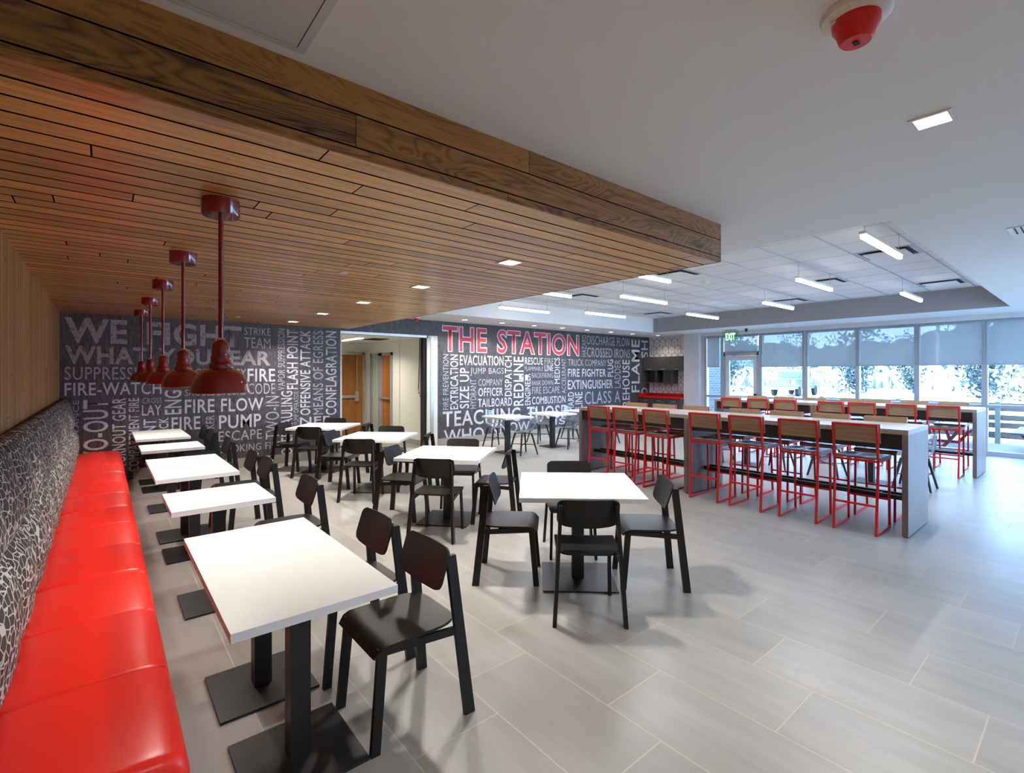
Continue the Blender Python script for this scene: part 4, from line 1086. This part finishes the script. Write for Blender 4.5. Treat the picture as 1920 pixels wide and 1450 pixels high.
# ------------------------------------------------------------------ red stools (front towards +X)
def make_stool():
    t = thing('bar_stool', '', 'stool', (0, 0, 0))
    q = 0.022
    rows = []
    n = 15
    for i in range(n):
        x = -0.165 + 0.395 * i / (n - 1)
        row = []
        for j in range(17):
            s = -1 + 2 * j / 16
            dish = 0.014 * math.exp(-((abs(s) - 0.42) / 0.28) ** 2) * math.exp(-((x + 0.0) / 0.13) ** 2)
            row.append((x, 0.203 * s, 0.775 - dish - (0.012 * ((x - 0.18) / 0.05) ** 2 if x > 0.18 else 0)))
        rows.append(row)
    MB().sheet(rows, 0.022).build('seat', M['stool_seat'], t, True)
    rows = []
    for i in range(9):
        v = i / 8
        row = []
        for j in range(17):
            s = -1 + 2 * j / 16
            row.append((-0.189 - 0.028 * v - 0.010 * (1 - s * s) + 0.010, 0.207 * s, 0.925 + 0.195 * v))
        rows.append(row)
    MB().sheet(rows, 0.012).build('backrest', M['stool_wood'], t, True)
    for s in (-1, 1):
        MB().bar((-0.20, s * 0.19, 0.755), (-0.252, s * 0.19, 1.108), q, q, (1, 0, 0)).build('back_post', M['red_tube'], t)
        MB().bar((-0.245, s * 0.185, 0.0), (-0.19, s * 0.19, 0.755), q, q, (1, 0, 0)).build('leg', M['red_tube'], t)
        MB().bar((0.235, s * 0.185, 0.0), (0.215, s * 0.185, 0.745), q, q, (1, 0, 0)).build('leg', M['red_tube'], t)
        MB().box(-0.245, 0.235, s * 0.185 - q / 2, s * 0.185 + q / 2, 0, q).build('runner', M['red_tube'], t)
    MB().box(-0.262, -0.240, -0.201, 0.201, 1.097, 1.119).build('top_rail', M['red_tube'], t)
    MB().box(-0.236, -0.216, -0.18, 0.18, 0.285, 0.305).build('stretcher', M['red_tube'], t)
    MB().box(0.218, 0.238, -0.18, 0.18, 0.285, 0.305).build('stretcher', M['red_tube'], t)
    MB().box(-0.19, 0.225, -0.196, -0.176, 0.728, 0.75).box(-0.19, 0.225, 0.176, 0.196, 0.728, 0.75).box(-0.2, -0.18, -0.196, 0.196, 0.728, 0.75).box(0.205, 0.225, -0.196, 0.196, 0.728, 0.75).build('seat_frame', M['red_tube'], t)
    return t
sk = Kind(make_stool())
order = ['at the window end', 'second from the window end', 'third from the window end', 'just before the middle panel', 'just past the middle panel', 'second from the lettered wall end', 'at the lettered wall end']
for i, y in enumerate([1.645, 2.19, 2.765, 3.30, 4.02, 4.56, 5.06]):
    sk.place((6.175, y, 0), (0, 0.02, -0.01, 0.01, -0.02, 0.01, 0)[i], 'red stool, room side of the front counter, ' + order[i], 'red stools at the front counter')
for i, y in enumerate([1.66, 2.23, 2.76, 3.33, 4.08, 4.65, 5.2]):
    sk.place((6.905, y, 0), PI + (0.01, -0.02, 0.01, 0, 0.02, -0.01, 0)[i], 'red stool, window side of the front counter, ' + order[i], 'red stools at the front counter')
for i, y in enumerate([1.64, 2.17, 2.72, 3.20, 3.98, 4.5, 5.05]):
    sk.place((10.42, y, 0), (0.01, 0, -0.01, 0.01, 0, 0.02, 0)[i], 'red stool, room side of the window counter, ' + order[i], 'red stools at the window counter')
for i, y in enumerate([1.7, 2.25, 2.8, 3.22, 3.9, 4.5, 5.08]):
    sk.place((11.28, y, 0), PI + (0.01, 0, -0.02, 0.01, 0, 0.02, 0)[i], 'red stool, glass side of the window counter, ' + order[i], 'red stools at the window counter')

# ------------------------------------------------------------------ kitchenette in the alcove
b = MB()
a, rh = 0.217, 0.235
def strip(bm, p, q, w):
    d = Vector((q[0] - p[0], q[1] - p[1])).normalized(); n = Vector((-d.y, d.x)) * w / 2
    vs = [bm.verts.new((XA - 0.002, p[0] + s * n.x, p[1] + s * n.y)) for s in (1, -1)] + [bm.verts.new((XA - 0.002, q[0] + s * n.x, q[1] + s * n.y)) for s in (-1, 1)]
    bm.faces.new(vs)
for r in range(0, 9):
    for c in range(0, 8):
        cy = 8.06 + a * (c + (0.5 if r % 2 else 0)); cz = 0.95 + rh * r
        P = [(cy + a / 2 * dx, cz + rh / 1.5 * dz) for dx, dz in ((0, 1), (1, 0.5), (1, -0.5), (0, -1), (-1, -0.5), (-1, 0.5))]
        for i in range(6):
            p, q = P[i], P[(i + 1) % 6]
            if min(p[0], q[0]) > 8.065 and max(p[0], q[0]) < YB - 0.005 and max(p[1], q[1]) < ZC - 0.01 and i < 3 or (i >= 3 and min(p[0], q[0]) > 8.065 and max(p[0], q[0]) < YB - 0.005 and max(p[1], q[1]) < ZC - 0.01):
                strip(b.bm, p, q, 0.012)
        if 8.2 < cy < YB - 0.12 and cz < ZC - 0.16:
            for i in (1, 3, 5):
                strip(b.bm, (cy, cz), (cy + (P[i][0] - cy) * 0.9, cz + (P[i][1] - cz) * 0.9), 0.006)
o = b.build('tile_outline', M['hex_line'], bpy.data.objects['wall_alcove'])
t = thing('wall_cabinet', 'charcoal wall cabinet with open cubbies on the hexagon tile wall', 'cabinet', (XA, 8.06, 0))
MB().box(-0.35, -0.004, 0.0, YB - 8.06 - 0.004, 1.72, 2.15).build('body', M['cabinet'], t)
for i in range(3):
    y0 = 0.01 + i * 0.485
    d = MB().box(-0.37, -0.352, y0, y0 + 0.475, 1.725, 2.145).build('door', M['cabinet'], t)
    MB().box(-0.385, -0.37, y0 + 0.16, y0 + 0.3, 1.75, 1.765).build('handle', M['steel'], d)
cb = MB()
Y0, Y1 = 0.42, YB - 8.06 - 0.004
cb.box(-0.35, -0.004, Y0, Y1, 1.32, 1.345).box(-0.03, -0.004, Y0, Y1, 1.345, 1.72)
for y in (Y0, Y0 + 0.26, Y0 + 0.56, Y1 - 0.025):
    cb.box(-0.35, -0.03, y, y + 0.025, 1.345, 1.72)
cb.build('cubby_shelf', M['cabinet'], t)
MB().box(-0.345, -0.33, Y0 + 0.025, Y0 + 0.26, 1.345, 1.72).build('cubby_panel', M['cabinet_in'], t)
t = thing('base_cabinet', 'charcoal base cabinet under the red counter in the alcove', 'cabinet', (XA, 8.06, 0))
MB().box(-0.55, -0.004, 0, YB - 8.06 - 0.004, 0.1, 0.86).box(-0.5, -0.004, 0, YB - 8.06 - 0.004, 0, 0.1).build('body', M['cabinet'], t)
for i in range(3):
    y0 = 0.01 + i * 0.485
    d = MB().box(-0.57, -0.552, y0, y0 + 0.475, 0.12, 0.66).build('door', M['cabinet'], t)
    MB().box(-0.585, -0.57, y0 + 0.16, y0 + 0.3, 0.6, 0.615).build('handle', M['steel'], d)
    d = MB().box(-0.57, -0.552, y0, y0 + 0.475, 0.675, 0.85).build('drawer', M['cabinet'], t)
    MB().box(-0.585, -0.57, y0 + 0.16, y0 + 0.3, 0.77, 0.785).build('handle', M['steel'], d)
t = thing('countertop', 'red solid countertop with raised splash in the alcove', 'countertop', (XA, 8.06, 0))
MB().box(-0.6, -0.004, 0, YB - 8.06 - 0.004, 0.865, 0.905).build('slab', M['counter_red'], t)
MB().box(-0.03, -0.004, 0, YB - 8.06 - 0.004, 0.905, 1.0).box(-0.6, -0.03, YB - 8.06 - 0.03, YB - 8.06 - 0.004, 0.905, 1.0).build('splash', M['counter_red'], t)
t = thing('soap_dispenser', 'small white dispenser on the hexagon tile beside the pier', 'dispenser', (XA, 8.2, 2.62))
MB().box(-0.1, -0.004, -0.09, 0.12, -0.22, 0.12).bevel(0.012, 2).build('housing', M['white_enamel'], t)
for x, lab in [(8.18, 'white wall plate on the lettered wall, nearer the corridor opening'), (8.39, 'white wall plate on the lettered wall, nearer the alcove')]:
    t = thing('switch_plate', lab, 'wall plate', (x, YB, 1.53), 0, 'wall plates on the lettered wall')
    MB().box(-0.04, 0.04, -0.012, -0.006, -0.06, 0.06).build('cover', M['white_enamel'], t)
    MB().box(-0.014, 0.014, -0.016, -0.012, -0.03, 0.03).build('rocker', M['white_top'], t)
    MB().box(-0.03, 0.03, -0.006, 0.0, -0.05, 0.05).build('backing', M['white_enamel'], t)

# ------------------------------------------------------------------ outdoors
tag(MB().box(XA, 17.0, YF - 0.25, 13.5, -0.14, -0.02).build('patio_slab', M['deck']), 'pale concrete patio outside the glass wall', 'patio', None, 'structure')
tag(MB().box(-20, 17.0, -40, YF - 0.25, -0.14, -0.03).build('ground_front', M['lawn']), 'unseen pale ground added in front of the building to bounce daylight', 'ground', None, 'structure')  # added pale so that it throws daylight in through the front glazing
tag(MB().box(17.0, 160, -110, 120, -0.2, -0.05).build('ground_lot', M['lawn']), 'pale dry ground beyond the fence', 'ground', None, 'structure')
tag(MB().box(XA + 0.13, 15.5, 7.95, 8.25, -0.02, 4.2).build('wall_brick_wing', M['brick']), 'grey brick wing wall outside the sidelight', 'wall', None, 'structure')
t = thing('slat_fence', 'grey wooden rail fence behind the picnic tables on the patio', 'fence', (16.2, 0, 0))
for z0, z1 in ((0.74, 0.93), (0.52, 0.65), (0.34, 0.47), (0.1, 0.25)):
    MB().box(0.05, 0.09, -6, 5.4, z0, z1).build('rail', M['fence_wood'], t)
for y in (-4.1, -2.2, -0.25, 1.62, 3.5, 5.3):
    MB().box(-0.05, 0.05, y - 0.045, y + 0.045, -0.02, 0.96).build('post', M['fence_post'], t)
def make_picnic():
    t = thing('picnic_table', '', 'picnic table', (0, 0, 0), 0, 'picnic tables on the patio')
    MB().box(-0.38, 0.38, -0.9, 0.9, 0.71, 0.75).build('tabletop', M['bench_plank'], t)
    for s in (-1, 1):
        MB().box(s * 0.72 - 0.14, s * 0.72 + 0.14, -0.9, 0.9, 0.42, 0.46).build('bench_seat', M['bench_plank'], t)
    for y in (-0.6, 0.6):
        MB().bar((-0.45, y, 0.03), (0.45, y, 0.03), 0.06, 0.06).bar((-0.45, y, 0.03), (-0.72, y, 0.42), 0.06, 0.06, (0, 1, 0)).bar((0.45, y, 0.03), (0.72, y, 0.42), 0.06, 0.06, (0, 1, 0)).bar((-0.3, y, 0.03), (-0.12, y, 0.71), 0.06, 0.06, (0, 1, 0)).bar((0.3, y, 0.03), (0.12, y, 0.71), 0.06, 0.06, (0, 1, 0)).build('frame', M['bench_frame'], t)
    return t
pk2 = Kind(make_picnic())
for x, y, a, lab in [(14.85, 0.35, 1.57, 'picnic table with red frame outside the glass beside the fence post'), (14.95, 2.7, 1.5, 'picnic table with red frame seen under the window counter')]:
    pk2.place((x, y, -0.02), a, lab)

# parked pickup, tail towards the building
t = thing('pickup_truck', 'white pickup truck parked beyond the window, tail towards the building', 'truck', (38.2, 15.1, -0.05), math.radians(1.6))
MB().prism([(-0.2, 0.55), (-0.25, 0.75), (-0.2, 1.22), (1.55, 1.22), (1.6, 1.86), (1.8, 1.95), (2.9, 1.95), (3.35, 1.3), (4.9, 1.2), (5.2, 1.0), (5.2, 0.55)], -0.92, 0.92, 1).bevel(0.04, 2).build('body', M['truck_white'], t, True)
MB().bar((1.535, 0, 1.38), (1.575, 0, 1.78), 1.32, 0.02, (1, 0, 0)).build('rear_window', M['truck_glass'], t)
for s in (-1, 1):
    MB().prism([(1.75, 1.36), (1.82, 1.86), (2.85, 1.86), (3.2, 1.36)], s * 0.925, s * 0.935, 1).build('side_window', M['truck_glass'], t)
    MB().box(-0.27, -0.14, s * 0.85 - 0.085, s * 0.85 + 0.085, 0.85, 1.18).build('tail_lamp', M['truck_lamp'], t)
    for x in (0.75, 4.15):
        w = MB()
        w.lathe([(0.0, -0.12), (0.2, -0.13), (0.3, -0.13), (0.38, -0.1), (0.38, 0.1), (0.3, 0.13), (0.2, 0.13), (0.0, 0.12)], 24)
        bmesh.ops.rotate(w.bm, verts=w.bm.verts, cent=(0, 0, 0), matrix=Matrix.Rotation(PI / 2, 3, 'X'))
        bmesh.ops.translate(w.bm, verts=w.bm.verts, vec=(x, s * 0.82, 0.38))
        w.build('wheel', M['rubber'], t, True)
MB().box(-0.32, -0.22, -0.9, 0.9, 0.5, 0.66).build('bumper', M['steel'], t)
MB().box(-0.27, -0.24, -0.62, 0.62, 0.72, 1.15).build('tailgate', M['truck_white'], t)
t = thing('light_pole', 'pale light pole standing in front of the woods', 'lamp post', (42.0, 7.0, -0.05))
MB().tube([(0, 0, 0), (0, 0, 9.0)], [0.12, 0.09], 12).build('pole', M['bark'], t, True)
MB().box(-0.3, 0.3, -0.12, 0.12, 9.0, 9.1).build('lamp_head', M['steel'], t)

rng = random.Random(7)
def make_tree(h, spread, nleaf, low, leafmat, barkmat, size):
    t = thing('pine_tree', '', 'tree', (0, 0, 0))
    pts = [(0, 0, 0)]
    for i in range(1, 7):
        pts.append((rng.uniform(-0.1, 0.1), rng.uniform(-0.1, 0.1), h * i / 6))
    tr = MB().tube(pts, [0.09 * (1 - 0.75 * i / 6) for i in range(7)], 7)
    for i in range(9):
        z = h * rng.uniform(low, 0.95); a = rng.uniform(0, 2 * PI); l = spread * rng.uniform(0.5, 1.0)
        tr.tube([(0, 0, z), (math.cos(a) * l * 0.6, math.sin(a) * l * 0.6, z + 0.25 * l), (math.cos(a) * l, math.sin(a) * l, z + 0.3 * l)], [0.03, 0.02, 0.01], 5)
    tr.build('trunk', barkmat, t, True)
    f = MB()
    clumps = [(rng.uniform(-1, 1) * spread * 0.8, rng.uniform(-1, 1) * spread * 0.8, h * rng.uniform(low, 1.0)) for _ in range(14)]
    for _ in range(nleaf):
        c = rng.choice(clumps)
        p = Vector((rng.gauss(c[0], spread * 0.25), rng.gauss(c[1], spread * 0.25), rng.gauss(c[2], h * 0.06)))
        d = Vector((rng.gauss(0, 1), rng.gauss(0, 1), rng.gauss(0, 1))).normalized()
        s = d.cross(Vector((rng.gauss(0, 1), rng.gauss(0, 1), rng.gauss(0, 1)))).normalized()
        l = size * rng.uniform(0.6, 1.4); w = l * 0.45
        q = [p + d * l, p + s * w, p - d * l, p - s * w]
        f.bm.faces.new([f.bm.verts.new(x) for x in q])
    f.build('foliage', leafmat, t)
    return t
kinds = [(Kind(make_tree(4.6, 1.5, 1200, 0.15, M['leaf'], M['bark_dark'], 0.16)), 'bushy blue green pine standing in the open lot'),
         (Kind(make_tree(5.2, 1.3, 500, 0.35, M['leaf_pale'], M['bark'], 0.14)), 'slim pale pine with bare lower trunk beyond the fence'),
         (Kind(make_tree(3.2, 1.6, 520, 0.05, M['leaf_pale'], M['bark_dark'], 0.13)), 'low pale shrub tree in the dry grass'),
         (Kind(make_tree(6.3, 0.7, 200, 0.55, M['leaf_pale'], M['bark'], 0.14)), 'thin bare trunk with sparse top at the edge of the woods')]
spots = [(0, 31, 15.6), (2, 38, 17.0), (1, 42, 15.5), (0, 39, 10.6), (2, 36, 9.9), (0, 37.5, 7.4), (1, 42, 9.0), (2, 44, 11.5), (0, 38, 4.4), (2, 42, 3.0), (1, 45, 6.0), (3, 40, 2.1), (3, 38, 1.4), (3, 41, 0.9), (3, 37, 0.3), (3, 39, -0.4), (3, 36, -0.9), (3, 41, -1.6), (3, 38, -2.0), (3, 35, -2.6), (3, 40, -3.2), (3, 37, -3.9), (1, 41, -4.8), (0, 40, -2.9), (2, 36, 12.9), (0, 44, 1.6)]
rad = [2.6, 2.3, 2.7, 1.35]
taken = [(38.6, 15.1, 1.2), (41.5, 15.2, 1.6), (43.0, 15.2, 1.2), (42.0, 7.0, 0.3)]
for k, x, y in spots:
    kd, lab = kinds[k]
    d0 = math.hypot(x, y)
    for step in range(400):       # walk outward along the same bearing until the crown stands clear
        d = d0 + 0.15 * (step if k < 3 else ((step + 1) // 2) * (1 if step % 2 else -1))
        px, py = x / d0 * d, y / d0 * d
        if 20 < px and all(max(abs(px - a), abs(py - b)) > rad[k] + r for a, b, r in taken):
            break
    taken.append((px, py, rad[k]))
    kd.place((px, py, -0.05), 0.0, lab, 'trees beyond the fence')
# the far woods: one mass nobody could count
profile = [(-40, 8.2), (9, 8.2), (12, 7.9), (15, 7.0), (16.5, 6.3), (19, 6.0), (22, 6.1), (26, 5.7), (30, 5.9), (33, 6.6), (36, 6.2), (50, 6.0)]
def treetop(y):
    for (a, p), (c, q) in zip(profile, profile[1:]):
        if a <= y <= c:
            return p + (q - p) * (y - a) / (c - a)
    return 6.0
w = MB()
for i in range(210):
    x = rng.uniform(80, 87); y = -14 + 66 * i / 209 + rng.uniform(-0.3, 0.3)
    h = treetop(y) * rng.uniform(0.86, 1.04) * (x / 83)
    r = rng.uniform(1.2, 2.1)
    n = bmesh.ops.create_icosphere(w.bm, subdivisions=3, radius=1.0, matrix=Matrix.Translation((x, y, h * 0.5)) @ Matrix.Diagonal((r, r, h * 0.5, 1)))
    ph = rng.uniform(0, 20)
    for v in n['verts']:
        k = 1 + 0.06 * math.sin(v.co.x * 2.3 + ph) * math.sin(v.co.y * 2.9 + ph) + rng.uniform(-0.04, 0.04)
        up = 0.03 * math.sin(v.co.z * 4.1 + ph)
        v.co = Vector((x + (v.co.x - x) * (k + up), y + (v.co.y - y) * (k + up), v.co.z))
tag(w.build('woods', M['woods'], None, True), 'hazy band of dense pine woods on the horizon', 'woods', None, 'stuff')
w = MB()
for i in range(900):
    x = rng.uniform(65, 75); y = rng.uniform(-16, 52)
    h = rng.uniform(1.6, 2.9) * (x / 72)
    for k in range(3):
        a = rng.uniform(0, PI); r = rng.uniform(0.5, 1.1)
        dx, dy = math.cos(a) * r, math.sin(a) * r
        w.bm.faces.new([w.bm.verts.new(p) for p in ((x - dx * 0.5, y - dy * 0.5, -0.1), (x + dx * 0.5, y + dy * 0.5, -0.1), (x + dx + rng.uniform(-.3, .3), y + dy, h * rng.uniform(0.6, 1)), (x - dx, y - dy + rng.uniform(-.3, .3), h * rng.uniform(0.6, 1)))])
tag(w.build('dry_brush', M['brush']), 'pale sunlit dry brush in front of the woods', 'brush', None, 'stuff')
